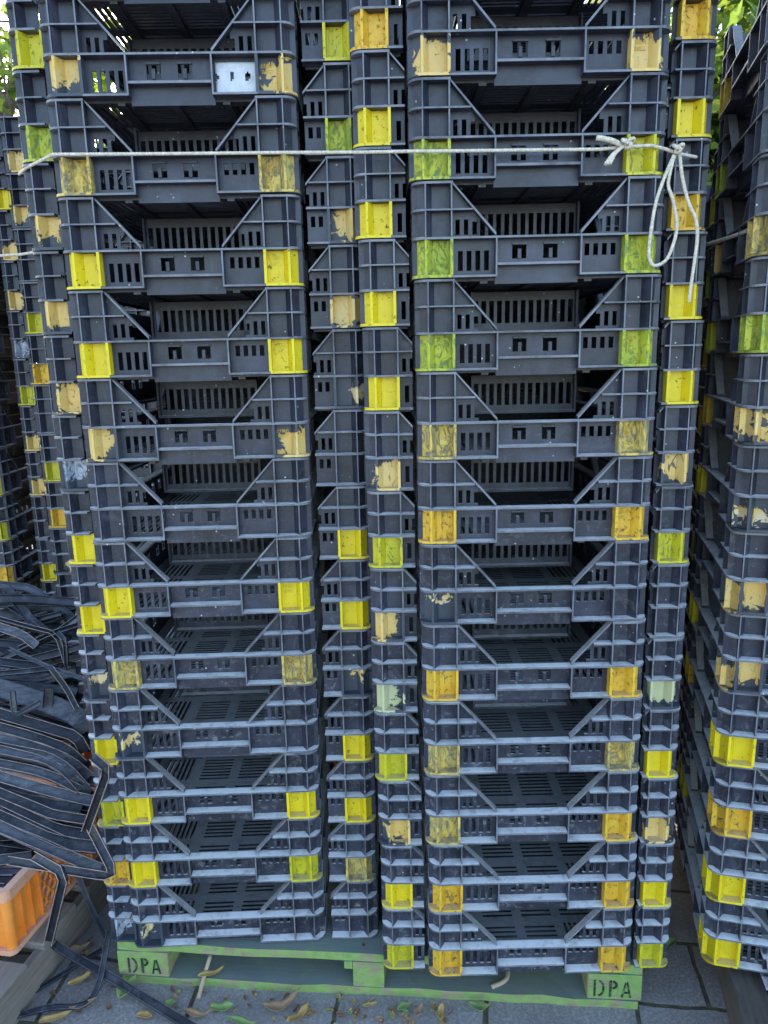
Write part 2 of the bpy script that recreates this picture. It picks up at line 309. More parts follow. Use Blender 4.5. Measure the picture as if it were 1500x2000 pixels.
# (x,y,z,len,width,rot,curl,color,label)
D['leaves']=[
(-.30,.036,.004,.085,.028,.35,1.0,'tan','large curled tan leaf on the paving in front of the pallet'),
(-.265,.008,.003,.060,.024,.7,.8,'yellow','yellowish curled leaf below the large tan one'),
(-.42,.030,.003,.050,.030,.2,.5,'green','green leaf piece in the litter by the pallet runner'),
(-.375,-.002,.003,.075,.016,-.15,.6,'green','long green leaf at the bottom edge left of centre'),
(-.465,.015,.003,.062,.018,.1,.9,'tan','curled tan leaf left of the long green one'),
(-.53,.045,.003,.020,.022,1.4,.4,'green','small upright yellow-green leaf by a paver joint'),
(-.455,.092,.024,.060,.020,.6,.7,'yellow','dry yellow leaf leaning on the pallet runner'),
(-.12,.030,.002,.032,.012,.0,.3,'yellow','small orange leaf flat by the pallet runner'),
(.10,.010,.003,.055,.024,-.2,1.4,'green','folded grey-green leaf under the right part of the pallet'),
(-.02,.012,.003,.035,.018,.9,.8,'tan','tan leaf scrap by the right pallet half'),
(.025,.006,.003,.040,.022,1.3,.8,'yellow','pale yellow leaf below the pallet right of centre'),
(-.05,.020,.003,.035,.020,.3,.5,'green','green leaf scrap by the middle pallet block'),
(-.735,.10,.003,.060,.022,.5,.9,'yellow','curled yellow leaf on the paving left of the long strip'),
(-.705,.035,.003,.060,.016,.2,.9,'tan','curled pale leaf near the crossing strips'),
(-.77,.18,.003,.055,.030,.4,1.0,'tan','curled tan leaf by the grey pallet'),
(-.66,.22,.003,.050,.014,-.1,.7,'tan','thin tan leaf under the bent strip'),
(-.75,.008,.003,.065,.022,.2,.6,'yellow','yellow leaf at the bottom left edge'),
(-.575,.015,.002,.034,.020,.0,.2,'yellow','small orange leaf alone on a paver at the bottom left'),
(-.625,.075,.004,.060,.034,1.2,.9,'green','pale green curled leaf beside the crossing strips'),
(-.845,.03,.003,.045,.022,.9,.8,'brown','brown leaf by the grey pallet at the bottom left'),
(-.655,.16,.003,.040,.020,1.0,.7,'brown','brown leaf against the left end of the green pallet'),
(.545,.165,.003,.050,.022,.4,.6,'green','green leaf on the paving right of the stacks'),
(.615,.02,.003,.045,.026,.3,.6,'green','green leaf under the angled right stack'),
(.455,.10,.003,.035,.012,-.9,.8,'tan','thin pale leaf beside the right pallet block'),
]
# ------------------------------------------------------------------ crates
PT = 0.14607          # height of one crate in its stack
A_, B_ = 0.062, 0.133
T_ = 0.018            # depth of the ribs
C_ = 0.020            # corner
WEB = 0.012           # slanting web beside the corner rib
TH = 0.0032           # plate thickness

def frame(side, w, d):
    if side == 'front': return lambda u, q, v: (u - w / 2, -d / 2 + q, v)
    if side == 'back': return lambda u, q, v: (w / 2 - u, d / 2 - q, v)
    if side == 'left': return lambda u, q, v: (-w / 2 + q, d / 2 - u, v)
    return lambda u, q, v: (w / 2 - q, -d / 2 + u, v)

def wall(mb, F, W, h, s=1.0, clip=None, style='front', corners=(True, True)):
    """one crate wall: recessed plate with slots, deep ribs, cut-out with slanting flanges"""
    a, b, t, c, th = A_ * s, B_ * s, T_ * s, C_ * s, TH
    bt = 0.42 * h
    k = h / PT
    def tz(ua, ub, v0a, v0b, v1a, v1b, d0, d1, mif=None):
        if clip:
            if ub <= clip[0] or ua >= clip[1]: return
            def lerp(x, y, f): return x + (y - x) * f
            if ua < clip[0]:
                f = (clip[0] - ua) / (ub - ua); v0a, v1a, ua = lerp(v0a, v0b, f), lerp(v1a, v1b, f), clip[0]
            if ub > clip[1]:
                f = (clip[1] - ua) / (ub - ua); v0b, v1b, ub = lerp(v0a, v0b, f), lerp(v1a, v1b, f), clip[1]
        mb.hexa([F(ua, d0, v0a), F(ub, d0, v0b), F(ub, d1, v0b), F(ua, d1, v0a), F(ua, d0, v1a), F(ub, d0, v1b), F(ub, d1, v1b), F(ua, d1, v1a)], 0, mif)
    def rc(ua, ub, v0, v1, d0, d1, mif=None): tz(ua, ub, v0, v0, v1, v1, d0, d1, mif)
    def plate(ua, ub, v0, v1, holes, ml=False, topline=None):
        # holes: (u0,u1,v0,v1); topline: sloped upper edge
        xs = sorted({ua, ub} | {x for q in holes for x in q[:2]})
        tl = topline or (lambda u: v1)
        for x0, x1 in zip(xs, xs[1:]):
            hs = sorted([q for q in holes if q[0] <= x0 + 1e-9 and q[1] >= x1 - 1e-9], key=lambda q: q[2])
            cur = v0
            for q in hs:
                rc(x0, x1, cur, min(q[2], tl(x0), tl(x1)), t, t + th); cur = q[3]
            if tl(x0) > cur and tl(x1) > cur: tz(x0, x1, cur, cur, tl(x0), tl(x1), t, t + th)
    top = h - 0.0012
    diag = lambda u: top - (u - a) / (b - a) * (top - bt)
    mirror = lambda q: (W - q[1], W - q[0], q[2], q[3])
    # plates
    wb = WEB * s
    e = c + wb
    plate(e, a, 0.0, top, [])
    plate(W - a, W - e, 0.0, top, [])
    lo = [(x * s, x * s + 0.0078 * s, 0.0125 * k, 0.043 * k) for x in (0.0735, 0.0875, 0.1015, 0.1155)]
    hi = [(x * s, x * s + 0.0078 * s, 0.0320 * k, 0.050 * k) for x in (0.0735, 0.0875, 0.1015, 0.1155)]
    tri = [(0.0695 * s, 0.0765 * s, 0.0675 * k, 0.0905 * k), (0.083 * s, 0.090 * s, 0.0675 * k, 0.0905 * k), (0.0965 * s, 0.1035 * s, 0.0675 * k, 0.0870 * k)]
    if style == 'plain':
        n = 13 if W < 0.5 else 20
        u0, u1 = a + 0.012, W - a - 0.012
        st = (u1 - u0) / n
        hs = [(u0 + i * st, u0 + i * st + st * 0.56, 0.078 * k, 0.120 * k) for i in range(n)]
        plate(a, W - a, 0.0, top, hs)
        rc(a, W - a, 0.066 * k, 0.0695 * k, t + th, t + th + 0.010)         # inner ledge
        for x in (0.0, W): pass
        for (ua, ub) in ((c, W - c),):
            rc(ua, ub, 0.0008, 0.0046, 0, t); rc(ua, ub, bt - 0.002, bt + 0.002, 0, t); rc(ua, ub, top - 0.0036, top, 0, t)
        for u in (a, b, W - b, W - a): rc(u - 0.0017, u + 0.0017, 0.0046, top - 0.0036, 0.0004, t)
    else:
        dg = lambda u: diag(u)
        dgm = lambda u: diag(W - u)
        plate(a, b, 0.0, bt, lo)
        plate(W - b, W - a, 0.0, bt, [mirror(q) for q in hi])
        plate(a, b, bt, top, tri, topline=dg)
        plate(W - b, W - a, bt, top, [mirror(q) for q in tri], topline=dgm)
        step = 0.30 * bt
        wm = W / 2 - 0.003 * s
        win = [(wm - 0.0365 * s, wm - 0.0135 * s, 0.0295 * k, 0.0540 * k), (wm + 0.0135 * s, wm + 0.0365 * s, 0.0295 * k, 0.0540 * k)]
        if W > 0.5: win = [(q[0] - 0.06, q[1] - 0.06, q[2], q[3]) for q in win] + [(q[0] + 0.06, q[1] + 0.06, q[2], q[3]) for q in win]
        plate(b, W - b, -0.009, bt, win)
        for q in win:                                                     # the tongue in each window
            um = (q[0] + q[1]) / 2
            rc(um - 0.0028 * s, um + 0.0028 * s, q[2], q[2] + 0.6 * (q[3] - q[2]), t - 0.003, t + th * 0.8)
            rc(q[0], q[1], q[3] - 0.0035, q[3] - 0.0005, t - 0.004, t + 0.0008)
        # ribs
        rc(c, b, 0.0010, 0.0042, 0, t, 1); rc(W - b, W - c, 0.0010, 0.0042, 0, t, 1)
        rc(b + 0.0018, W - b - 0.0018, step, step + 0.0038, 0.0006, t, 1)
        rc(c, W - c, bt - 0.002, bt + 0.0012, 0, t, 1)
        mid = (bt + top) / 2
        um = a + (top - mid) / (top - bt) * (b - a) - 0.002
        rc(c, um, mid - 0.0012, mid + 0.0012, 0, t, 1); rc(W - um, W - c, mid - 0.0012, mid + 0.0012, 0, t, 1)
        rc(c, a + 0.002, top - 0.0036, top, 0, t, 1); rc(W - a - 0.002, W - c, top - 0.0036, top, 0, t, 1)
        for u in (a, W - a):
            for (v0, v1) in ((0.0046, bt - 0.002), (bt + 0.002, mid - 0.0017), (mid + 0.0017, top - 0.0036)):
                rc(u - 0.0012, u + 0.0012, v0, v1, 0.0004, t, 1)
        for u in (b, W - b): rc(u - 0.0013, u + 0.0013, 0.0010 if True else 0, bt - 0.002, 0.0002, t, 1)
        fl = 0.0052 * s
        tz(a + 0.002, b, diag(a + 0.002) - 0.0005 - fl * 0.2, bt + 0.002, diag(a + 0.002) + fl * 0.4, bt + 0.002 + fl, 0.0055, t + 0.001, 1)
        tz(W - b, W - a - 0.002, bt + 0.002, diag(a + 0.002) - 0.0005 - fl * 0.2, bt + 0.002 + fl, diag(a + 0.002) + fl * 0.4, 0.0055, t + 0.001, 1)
    # corner ribs standing at the turn of each corner
    for u in (c, W - c):
        sgn = 1 if u == c else -1
        lv = (0.0046, bt - 0.002, bt + 0.002, (bt + top) / 2 - 0.0017, (bt + top) / 2 + 0.0017, top - 0.0036)
        if style == 'plain': lv = (0.0046, bt - 0.002, bt + 0.002, top - 0.0036)
        for v0, v1 in zip(lv[::2], lv[1::2]):
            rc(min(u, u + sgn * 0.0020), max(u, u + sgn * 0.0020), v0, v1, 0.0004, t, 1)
            if clip and not (clip[0] <= u <= clip[1]): continue
            tri_ = [(u + sgn * 0.0026, 0.002), (u + sgn * wb, t), (u + sgn * 0.0026, t)]
            if sgn < 0: tri_ = list(reversed(tri_))
            mb.prism(tri_, lambda x, q: F(x, q, v0), lambda x, q: F(x, q, v1))

def corner(mb, F, h, s=1.0, flip=False, W=0.0):
    """rounded corner: curved rims and the slanting plate between the two walls (plan coordinates u, q of wall F)"""
    t, c = T_ * s, C_ * s
    bt = 0.42 * h; top = h - 0.0012
    arc = [(c * (1 - sin(x)), c * (1 - cos(x))) for x in [pi / 2 * i / 4 for i in range(5)]]    # from (c,0) to (0,c)
    poly = arc + [(t, c), (c, t)]
    if flip: poly = [(W - u, q) for u, q in reversed(poly)]
    for v0, v1 in ((0.0008, 0.0046), (bt - 0.002, bt + 0.002), ((bt + top) / 2 - 0.0017, (bt + top) / 2 + 0.0017), (top - 0.0036, top)):
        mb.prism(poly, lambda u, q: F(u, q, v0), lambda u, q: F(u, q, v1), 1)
    pl = [(c, 0.009), (0.009, c), (0.012, c), (c, 0.012)]
    if flip: pl = [(W - u, q) for u, q in reversed(pl)]
    mb.prism(pl, lambda u, q: F(u, q, 0.0), lambda u, q: F(u, q, top))

def floor_mesh(w, d, x0, x1, slats=True):
    mb = MB()
    zt, zb = 0.0015, -0.0035
    y0, y1 = -d / 2 + T_ + TH, d / 2 - T_ - TH
    if not slats:
        mb.box(x0, x1, y0, y1, zb, zt); return mb
    # four columns of slotted fields between solid bands
    n = 4; band = 0.020
    wid = (x1 - x0 - band * (n + 1)) / n
    nr = 5; rowb = 0.022
    hgt = (y1 - y0 - rowb * (nr + 1)) / nr
    for i in range(n + 1):
        xa = x0 + i * (wid + band); mb.box(xa, xa + band, y0, y1, zb, zt)
    for i in range(n):
        xa = x0 + band + i * (wid + band); xb = xa + wid
        for j in range(nr + 1):
            ya = y0 + j * (hgt + rowb); mb.box(xa, xb, ya, ya + rowb, zb, zt)
        for j in range(nr):
            ya = y0 + rowb + j * (hgt + rowb); yb = ya + hgt
            if i in (1, 2) or (i == 3 and j % 2):
                m_ = 7; st = hgt / m_
                for q in range(m_): mb.box(xa, xb, ya + q * st + st * 0.45, ya + (q + 1) * st, zb, zt)
            else:
                m_ = 6; st = wid / m_
                for q in range(m_): mb.box(xa + q * st + st * 0.5, xa + (q + 1) * st, ya, yb, zb, zt)
    # raised strengthening bars under the floor
    for i in range(1, n):
        xa = x0 + i * (wid + band); mb.box(xa + 0.004, xa + band - 0.004, y0, y1, zb - 0.004, zb)
    return mb

def patch_mesh(F, W, h, s, right):
    """skin of paint over the whole lower corner cell: plate, ribs, ledge and rim"""
    mb = MB(); a, t, c = A_ * s, T_ * s, C_ * s; bt = 0.42 * h; g = 0.0006
    m = (lambda u: W - u) if right else (lambda u: u)
    def bx(ua, ub, q0, q1, v0, v1):
        x0, x1 = min(m(ua), m(ub)), max(m(ua), m(ub))
        mb.hexa([F(x0, q0, v0), F(x1, q0, v0), F(x1, q1, v0), F(x0, q1, v0), F(x0, q0, v1), F(x1, q0, v1), F(x1, q1, v1), F(x0, q1, v1)])
    wb = WEB * s
    bx(c + wb, a - 0.0018, t - g, t + g, 0.0050, bt - 0.0024)                     # plate
    bx(a - 0.0017 - g, a + 0.0017 + g, -g * 0.3, t, 0.0046 + g, bt - 0.002)      # rib at the slots
    def pz(pts, v0, v1):
        q_ = [(m(u), q) for u, q in pts]
        if right: q_ = list(reversed(q_))
        mb.prism(q_, lambda u, q: F(u, q, v0), lambda u, q: F(u, q, v1))
    pz([(c - g, -g * .3), (c + 0.0026 + g, -g * .3), (c + wb + g, t - g), (c - g, t)], 0.0046 + g, bt - 0.0022)    # rib and slanting web at the corner
    bx(c + 0.001, a, -g, t, 0.0046, 0.0046 + g * 1.4)                             # ledge
    bx(c, a, -g, 0.002, 0.0012, 0.0046)                                           # rim
    arc = [(c * (1 - sin(x)), c * (1 - cos(x))) for x in [pi / 2 * i / 4 for i in range(5)]]
    pz(arc + [(t * .6, c), (c, t * .6)], 0.0046, 0.0046 + g * 1.4)
    pz([(u - g * .7, q - g * .7) for u, q in arc] + [(0.002, c), (c, 0.002)], 0.0012, 0.0046)
    pz([(c, 0.009 - g * 1.4), (0.009 - g * 1.4, c), (0.011, c), (c, 0.011)], 0.0052, bt - 0.0024)
    return mb

def emboss_mesh(F, W, h, s, right):
    """two rows of small raised, no longer readable stamp marks"""
    mb = MB(); t = T_ * s; bt = 0.42 * h
    rr = random.Random(3)
    u0 = (W - A_ * s + 0.004) if right else C_ * s + 0.014
    for v, n, off in ((bt - 0.0175, 7, 0.0), (bt - 0.0265, 6, 0.002)):
        for i in range(n):
            u = u0 + off + i * 0.0031
            for part in rr.sample([(0, 0.0007, 0, 0.006), (0.0016, 0.0023, 0, 0.006), (0, 0.0023, 0.0053, 0.006), (0, 0.0023, 0, 0.0007), (0, 0.0023, 0.0026, 0.0033)], 3):
                x0, x1, z0, z1 = u + part[0], u + part[1], v + part[2], v + part[3]
                q0, q1 = t - 0.0014, t - 0.0003
                mb.hexa([F(x0, q0, z0), F(x1, q0, z0), F(x1, q1, z0), F(x0, q1, z0), F(x0, q0, z1), F(x1, q0, z1), F(x1, q1, z1), F(x0, q1, z1)])
    return mb

W_, D_ = 0.4, 0.6
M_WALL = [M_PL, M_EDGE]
def crate_meshes():
    d = {}
    h = PT
    f = MB(); Ff = frame('front', W_, D_); wall(f, Ff, W_, h)
    corner(f, Ff, h); corner(f, Ff, h, 1.0, True, W_)
    d['front_wall'] = f.mesh('front_wall', M_WALL)
    f = MB(); Fb = frame('back', W_, D_); wall(f, Fb, W_, h, style='plain')
    corner(f, Fb, h); corner(f, Fb, h, 1.0, True, W_)
    d['back_wall'] = f.mesh('back_wall', M_WALL)
    f = MB(); wall(f, frame('left', W_, D_), D_, h); d['left'] = f.mesh('side_wall', M_WALL)
    f = MB(); wall(f, frame('right', W_, D_), D_, h); d['right'] = f.mesh('side_wall', M_WALL)
    # slotted partition across the middle, with a ledge along its foot
    f = MB(); u0, u1, q0 = 0.108, 0.292, 0.140
    def pb(ua, ub, v0, v1, qa, qb): f.hexa([Ff(ua, qa, v0), Ff(ub, qa, v0), Ff(ub, qb, v0), Ff(ua, qb, v0), Ff(ua, qa, v1), Ff(ub, qa, v1), Ff(ub, qb, v1), Ff(ua, qb, v1)])
    pb(u0, u1, 0.0695, 0.080, q0, q0 + TH); pb(u0, u1, 0.119, 0.134, q0, q0 + TH)
    st = (u1 - u0) / 13
    for i in range(14):
        x = u0 + i * st; pb(max(u0, x - st * 0.20), min(u1, x + st * 0.20), 0.080, 0.119, q0, q0 + TH)
    pb(u0, u1, 0.0655, 0.0695, q0 - 0.013, q0 + TH)
    for x in (u0 - 0.0035, u1): pb(x, x + 0.0035, 0.0655, 0.134, q0 - 0.013, q0 + TH)
    d['part'] = f.mesh('slotted_partition', M_WALL)
    f = floor_mesh(W_, D_, -W_ / 2 + T_ + TH, W_ / 2 - T_ - TH); d['floor'] = f.mesh('floor', [M_FLOOR])
    d['pl'] = patch_mesh(Ff, W_, h, 1.0, False).mesh('corner_patch', [PAINT['Y']])
    d['pr'] = patch_mesh(Ff, W_, h, 1.0, True).mesh('corner_patch', [PAINT['Y']])
    d['prs'] = patch_mesh(frame('right', W_, D_), D_, h, 1.0, False).mesh('corner_patch', [PAINT['Y']])
    d['em'] = emboss_mesh(Ff, W_, h, 1.0, True).mesh('embossed_mark', [PAINT['O']])
    return d
CM = crate_meshes()

def paint(o, code):
    o.material_slots[0].link = 'OBJECT'
    o.material_slots[0].material = PAINT[code]

ORD = ['bottom', 'second', 'third', 'fourth', 'fifth', 'sixth', 'seventh', 'eighth', 'ninth', 'tenth', 'eleventh', 'twelfth', 'thirteenth', 'fourteenth']
def crate_label(k, codes, stack):
    cs = [PDESC[c] for c in codes if c]
    d = cs[0] if cs[0] == cs[1] else cs[0] + ' and ' + cs[1]
    pos = 'at the bottom of' if k == 0 else ORD[k] + ' up in'
    return f'crate with {d} corners, {pos} the {stack}'

def crate(loc, rz, pl=None, pr=None, prs=None, label='', group='', tilt=0.0):
    r = empty('plastic_crate', loc, rz)
    r.rotation_euler = (tilt, random.uniform(-.0025, .0025), rz)
    tag(r, label, 'crate', group)
    for n in ('front_wall', 'back_wall', 'floor'): put(n, CM[n], r)
    put('slotted_partition', CM['part'], r)
    put('side_wall', CM['left'], r); put('side_wall', CM['right'], r)
    for key, code in (('pl', pl), ('pr', pr), ('prs', prs)):
        if code and code != 'N':
            o = put('corner_patch', CM[key], r); paint(o, code)
            o['label'] = PDESC[code] + ' corner patch'
            if key == 'pr' and code in 'YOUGWP':
                e = put('embossed_mark', CM['em'], o); paint(e, {'Y': 'Y', 'U': 'U', 'G': 'U', 'O': 'O', 'W': 'O', 'P': 'O'}[code])
    return r

def at(X, Y, yaw, u, d):
    return X + cos(yaw) * u - sin(yaw) * d, Y + sin(yaw) * u + cos(yaw) * d

JF1 = {11: -.0008, 10: -.0008, 9: -.001, 8: .0014, 7: .0014, 6: .0017, 5: .0003, 4: .0001, 3: -.0007, 2: -.0009, 1: -.0008}
JF2 = {11: -.0011, 10: -.001, 9: .0006, 8: .0021, 7: .0004, 6: -.0003, 5: -.0003, 4: .0002, 3: -.0006, 2: .0002, 1: .0011, 0: -.0012}
def stack_f(X, Y, zb, yaw, lx, ly, codes, name, group, jit={}, jr=0.004):
    out = []
    for k, (a, b) in enumerate(codes):
        v = k * PT
        cx, cy = at(X + lx * v + jit.get(k, random.uniform(-.0015, .0015)), Y + ly * v + random.uniform(-.001, .001), yaw, W_ / 2, D_ / 2)
        out.append(crate((cx, cy, zb + v), yaw + random.uniform(-jr, jr), a, b, None, crate_label(k, (a, b), name), group))
    return out
# codes from the bottom crate upwards: left patch, right patch
F1 = stack_f(-.6139, .087, .0995, .0248, .0122, -.0158,
    [('S', 'N'), ('Y', 'U'), ('Y', 'Y'), ('S', 'N'), ('W', 'W'), ('Y', 'Y'), ('N', 'N'), ('P', 'P'), ('Y', 'Y'), ('Y', 'Y'), ('W', 'W'), ('P', 'P'), ('U', 'Y'), ('N', 'N')],
    'front left stack', 'crates of the front left stack', JF1)
F2 = stack_f(0, 0, .10, 0, -.0122, .0063,
    [('O', 'O'), ('O', 'O'), ('W', 'O'), ('W', 'W'), ('O', 'O'), ('S', 'N'), ('O', 'O'), ('W', 'W'), ('G', 'G'), ('G', 'G'), ('G', 'U'), ('P', 'P'), ('O', 'N')],
    'front right stack', 'crates of the front right stack', JF2)

# ---- the wider crates that stand round the front stacks (their middle is cut out where the front stack stands)
SR = 0.9454
WR, HR, DR = 0.6 * SR, PT * SR, 0.70
def wide_meshes(fl, fr):
    d = {}
    Ff = frame('front', WR, DR)
    f = MB(); wall(f, Ff, WR, HR, SR, (0, fl)); corner(f, Ff, HR, SR); d['fl'] = f.mesh('front_wall', M_WALL)
    f = MB(); wall(f, Ff, WR, HR, SR, (WR - fr, WR)); corner(f, Ff, HR, SR, True, WR); d['fr'] = f.mesh('front_wall', M_WALL)
    f = MB(); Fb = frame('back', WR, DR); wall(f, Fb, WR, HR, SR, style='plain'); corner(f, Fb, HR, SR); corner(f, Fb, HR, SR, True, WR); d['b'] = f.mesh('back_wall', M_WALL)
    f = MB(); wall(f, frame('left', WR, DR), DR, HR, SR); d['l'] = f.mesh('side_wall', M_WALL)
    f = MB(); wall(f, frame('right', WR, DR), DR, HR, SR); d['r'] = f.mesh('side_wall', M_WALL)
    a = floor_mesh(WR, DR, -WR / 2 + 0.018, -WR / 2 + fl - 0.004, False)
    b = floor_mesh(WR, DR, WR / 2 - fr + 0.004, WR / 2 - 0.018, False)
    d['f'] = a.mesh('floor', [M_FLOOR]); d['g'] = b.mesh('floor', [M_FLOOR])
    d['pl'] = patch_mesh(Ff, WR, HR, SR, False).mesh('corner_patch', [PAINT['Y']])
    d['pr'] = patch_mesh(Ff, WR, HR, SR, True).mesh('corner_patch', [PAINT['Y']])
    return d
def stack_r(X, Y, zb, yaw, lx, ly, fl, fr, codes, name, group, jit={}):
    M = wide_meshes(fl, fr)
    for k, (a, b) in enumerate(codes):
        v = k * HR
        cx, cy = at(X + lx * v + jit.get(k, 0), Y + ly * v, yaw, WR / 2, DR / 2)
        r = empty('plastic_crate', (cx, cy, zb + v), yaw)
        tag(r, crate_label(k, (a, b), name), 'crate', group)
        put('front_wall', M['fl'], r); put('front_wall', M['fr'], r); put('back_wall', M['b'], r); put('floor', M['f'], r); put('floor', M['g'], r)
        put('side_wall', M['l'], r); put('side_wall', M['r'], r)
        for key, code in (('pl', a), ('pr', b)):
            if code != 'N':
                o = put('corner_patch', M[key], r); paint(o, code); o['label'] = PDESC[code] + ' corner patch'
stack_r(-.6696, .1041, .1001, -.0094, .0072, -.0081, .050, .096,
    [('B', 'N'), ('O', 'W'), ('U', 'Y'), ('Y', 'Y'), ('S', 'S'), ('Y', 'Y'), ('Y', 'Y'), ('B', 'N'), ('P', 'S'), ('P', 'P'), ('P', 'P'), ('G', 'G'), ('U', 'U'), ('N', 'N')],
    'wide left stack', 'wide crates around the front left stack', {9: -.0005, 10: -.0009, 8: .0018, 6: .0012, 5: .0016, 1: -.0018})
stack_r(-.0914, .0198, .0999, -.0194, -.0103, .014, .083, .068,
    [('U', 'U'), ('Y', 'Y'), ('P', 'P'), ('U', 'Y'), ('K', 'K'), ('P', 'N'), ('U', 'U'), ('P', 'P'), ('Y', 'Y'), ('Y', 'Y'), ('Y', 'O'), ('Y', 'Y'), ('O', 'O'), ('N', 'N')],
    'wide right stack', 'wide crates around the front right stack', {10: -.002, 9: .0006, 8: .0026, 4: -.0022, 3: -.0024, 1: .0011})

# ---- stack at the right edge, seen from its corner, and the shaded ones behind it
def stack_g(X, Y, zb, yaw, lx, ly, codes, name, group, rows=None):
    for k, (near, far) in enumerate(codes):
        v = k * PT
        cx, cy = at(X + lx * v + random.uniform(-.002, .002), Y + ly * v + random.uniform(-.002, .002), yaw, D_ / 2, W_ / 2)
        crate((cx, cy, zb + v), yaw - pi / 2 + random.uniform(-.006, .006), far, near, near, crate_label(k, (near, far), name), group)
GY = -0.2539
stack_g(.5343, -.0031, .1182, GY, -.0245, -.0267,
    [('Y', 'N'), ('Y', 'U'), ('O', 'N'), ('Y', 'O'), ('P', 'Y'), ('P', 'N'), ('S', 'Y'), ('P', 'O'), ('G', 'U'), ('W', 'P'), ('N', 'G'), ('N', 'O')],
    'right edge stack', 'crates of the angled right stack')
hx, hy = at(.5343, -.0031, GY, 0.012, 0.425)
stack_g(hx, hy, .086, GY, -.022, -.024,
    [('N', 'N'), ('U', 'N'), ('N', 'N'), ('Y', 'N'), ('N', 'Y'), ('O', 'N'), ('Y', 'N'), ('O', 'N'), ('U', 'N'), ('G', 'N'), ('U', 'U')],
    'shaded right stack', 'crates of the shaded stack behind the angled one')
hx, hy = at(.5343, -.0031, GY, 0.03, 0.86)
stack_g(hx, hy, .12, GY, -.022, -.024,
    [('N', 'N'), ('N', 'N'), ('N', 'N'), ('O', 'N'), ('N', 'N'), ('Y', 'N'), ('N', 'N'), ('N', 'N'), ('Y', 'N'), ('N', 'N')],
    'farthest right stack', 'crates of the farthest right stack')

# ---- far left stacks
stack_f(-1.1168, .9886, .0643, 0, 0, 0,
    [('N', 'N'), ('N', 'N'), ('N', 'N'), ('U', 'N'), ('S', 'N'), ('O', 'N'), ('U', 'N'), ('N', 'N'), ('O', 'N'), ('U', 'N'), ('N', 'N'), ('P', 'N'), ('P', 'N')],
    'far left stack', 'crates of the far left stack')
stack_r(-1.1700, 1.0040, .0665, 0, 0, 0, .046, .10,
    [('N', 'N'), ('N', 'N'), ('U', 'N'), ('N', 'N'), ('Y', 'N'), ('N', 'N'), ('P', 'N'), ('P', 'N'), ('U', 'N'), ('B', 'N'), ('P', 'N'), ('P', 'N'), ('Y', 'N'), ('N', 'N')],
    'wide far left stack', 'wide crates around the far left stack')
stack_r(-1.7750, .9300, .082, 0, 0, 0, .05, .10,
    [('N', 'N'), ('N', 'N'), ('N', 'N'), ('N', 'U'), ('N', 'O'), ('N', 'U'), ('N', 'U'), ('N', 'Y'), ('N', 'U'), ('N', 'N'), ('N', 'Y'), ('N', 'N'), ('N', 'U')],
    'leftmost wide stack', 'wide crates of the leftmost stack')
stack_f(-1.7250, .9150, .08, 0, 0, 0,
    [('N', 'N')] * 5 + [('N', 'O'), ('N', 'N'), ('N', 'P'), ('N', 'N'), ('N', 'Y'), ('N', 'N'), ('N', 'N'), ('N', 'N')],
    'leftmost narrow stack', 'crates of the leftmost narrow stack')

# ---- dark stacks in the row behind, seen through the gaps and slots, also placed to block sun
for X, nm in ((-.69, 'left'), (-.26, 'middle'), (.365, 'right')):
    stack_f(X, .86, .10, 0, 0, 0, [('N', 'N')] * (13 if nm == 'right' else 14), nm + ' stack of the shaded back row', 'crates of the shaded back row')  # left and middle raised by a crate to block sky light through the slots
# ------------------------------------------------------------------ ground
def mat_ground():
    b = NB('concrete_pavers')
    tc = b.n('TexCoord'); mp = b.n('Mapping'); mp.inputs['Rotation'].default_value = (0, 0, radians(7)); mp.inputs['Location'].default_value = (0.03, 0.078, 0)
    b.l(tc.outputs['Object'], mp.inputs[0])
    wob = b.n('VectorMath', operation='MULTIPLY_ADD')
    nz = b.n('TexNoise'); nz.inputs['Scale'].default_value = 9; b.l(mp.outputs[0], nz.inputs['Vector'])
    b.l(nz.outputs['Color'], wob.inputs[0]); wob.inputs[1].default_value = (0.020, 0.020, 0); b.l(mp.outputs[0], wob.inputs[2])
    br = b.n('TexBrick'); br.offset = 0.5
    br.inputs['Scale'].default_value = 1.0; br.inputs['Brick Width'].default_value = 0.30; br.inputs['Row Height'].default_value = 0.165
    br.inputs['Mortar Size'].default_value = 0.0050; br.inputs['Mortar Smooth'].default_value = 0.35; br.inputs['Bias'].default_value = 0
    br.inputs['Color1'].default_value = (0.205, 0.19, 0.185, 1); br.inputs['Color2'].default_value = (0.275, 0.255, 0.246, 1); br.inputs['Mortar'].default_value = (0.03, 0.03, 0.022, 1)
    b.l(wob.outputs[0], br.inputs['Vector'])
    v = tc.outputs['Object']
    grain = b.noise(v, 140, 8, 0.85)
    big = b.noise(v, 7, 4)
    base = b.mix(b.ramp(grain, 0.46, 0.62), br.outputs['Color'], (0.42, 0.395, 0.38))
    base = b.mix(b.mul(b.ramp(big, 0.45, 0.75), 0.5), base, (0.15, 0.135, 0.125))
    vo = b.n('TexVoronoi'); vo.inputs['Scale'].default_value = 170; b.l(v, vo.inputs['Vector'])
    sp = b.mul(b.ramp(vo.outputs['Distance'], 0.20, 0.10), b.ramp(b.noise(v, 60, 2), 0.50, 0.56))
    base = b.mix(b.mul(sp, 0.6), base, (0.62, 0.62, 0.64))
    base = b.mix(br.outputs['Fac'], base, b.mix(b.ramp(b.noise(v, 40, 4), 0.4, 0.6), (0.05, 0.045, 0.034), (0.10, 0.095, 0.055)))
    b.col(base); b.rough(0.85)
    h = b.n('Math', operation='MULTIPLY_ADD'); b.l(br.outputs['Fac'], h.inputs[0]); h.inputs[1].default_value = -3.0; b.l(grain, h.inputs[2])
    b.bump(h.outputs[0], 0.7, 0.004)
    return b.m
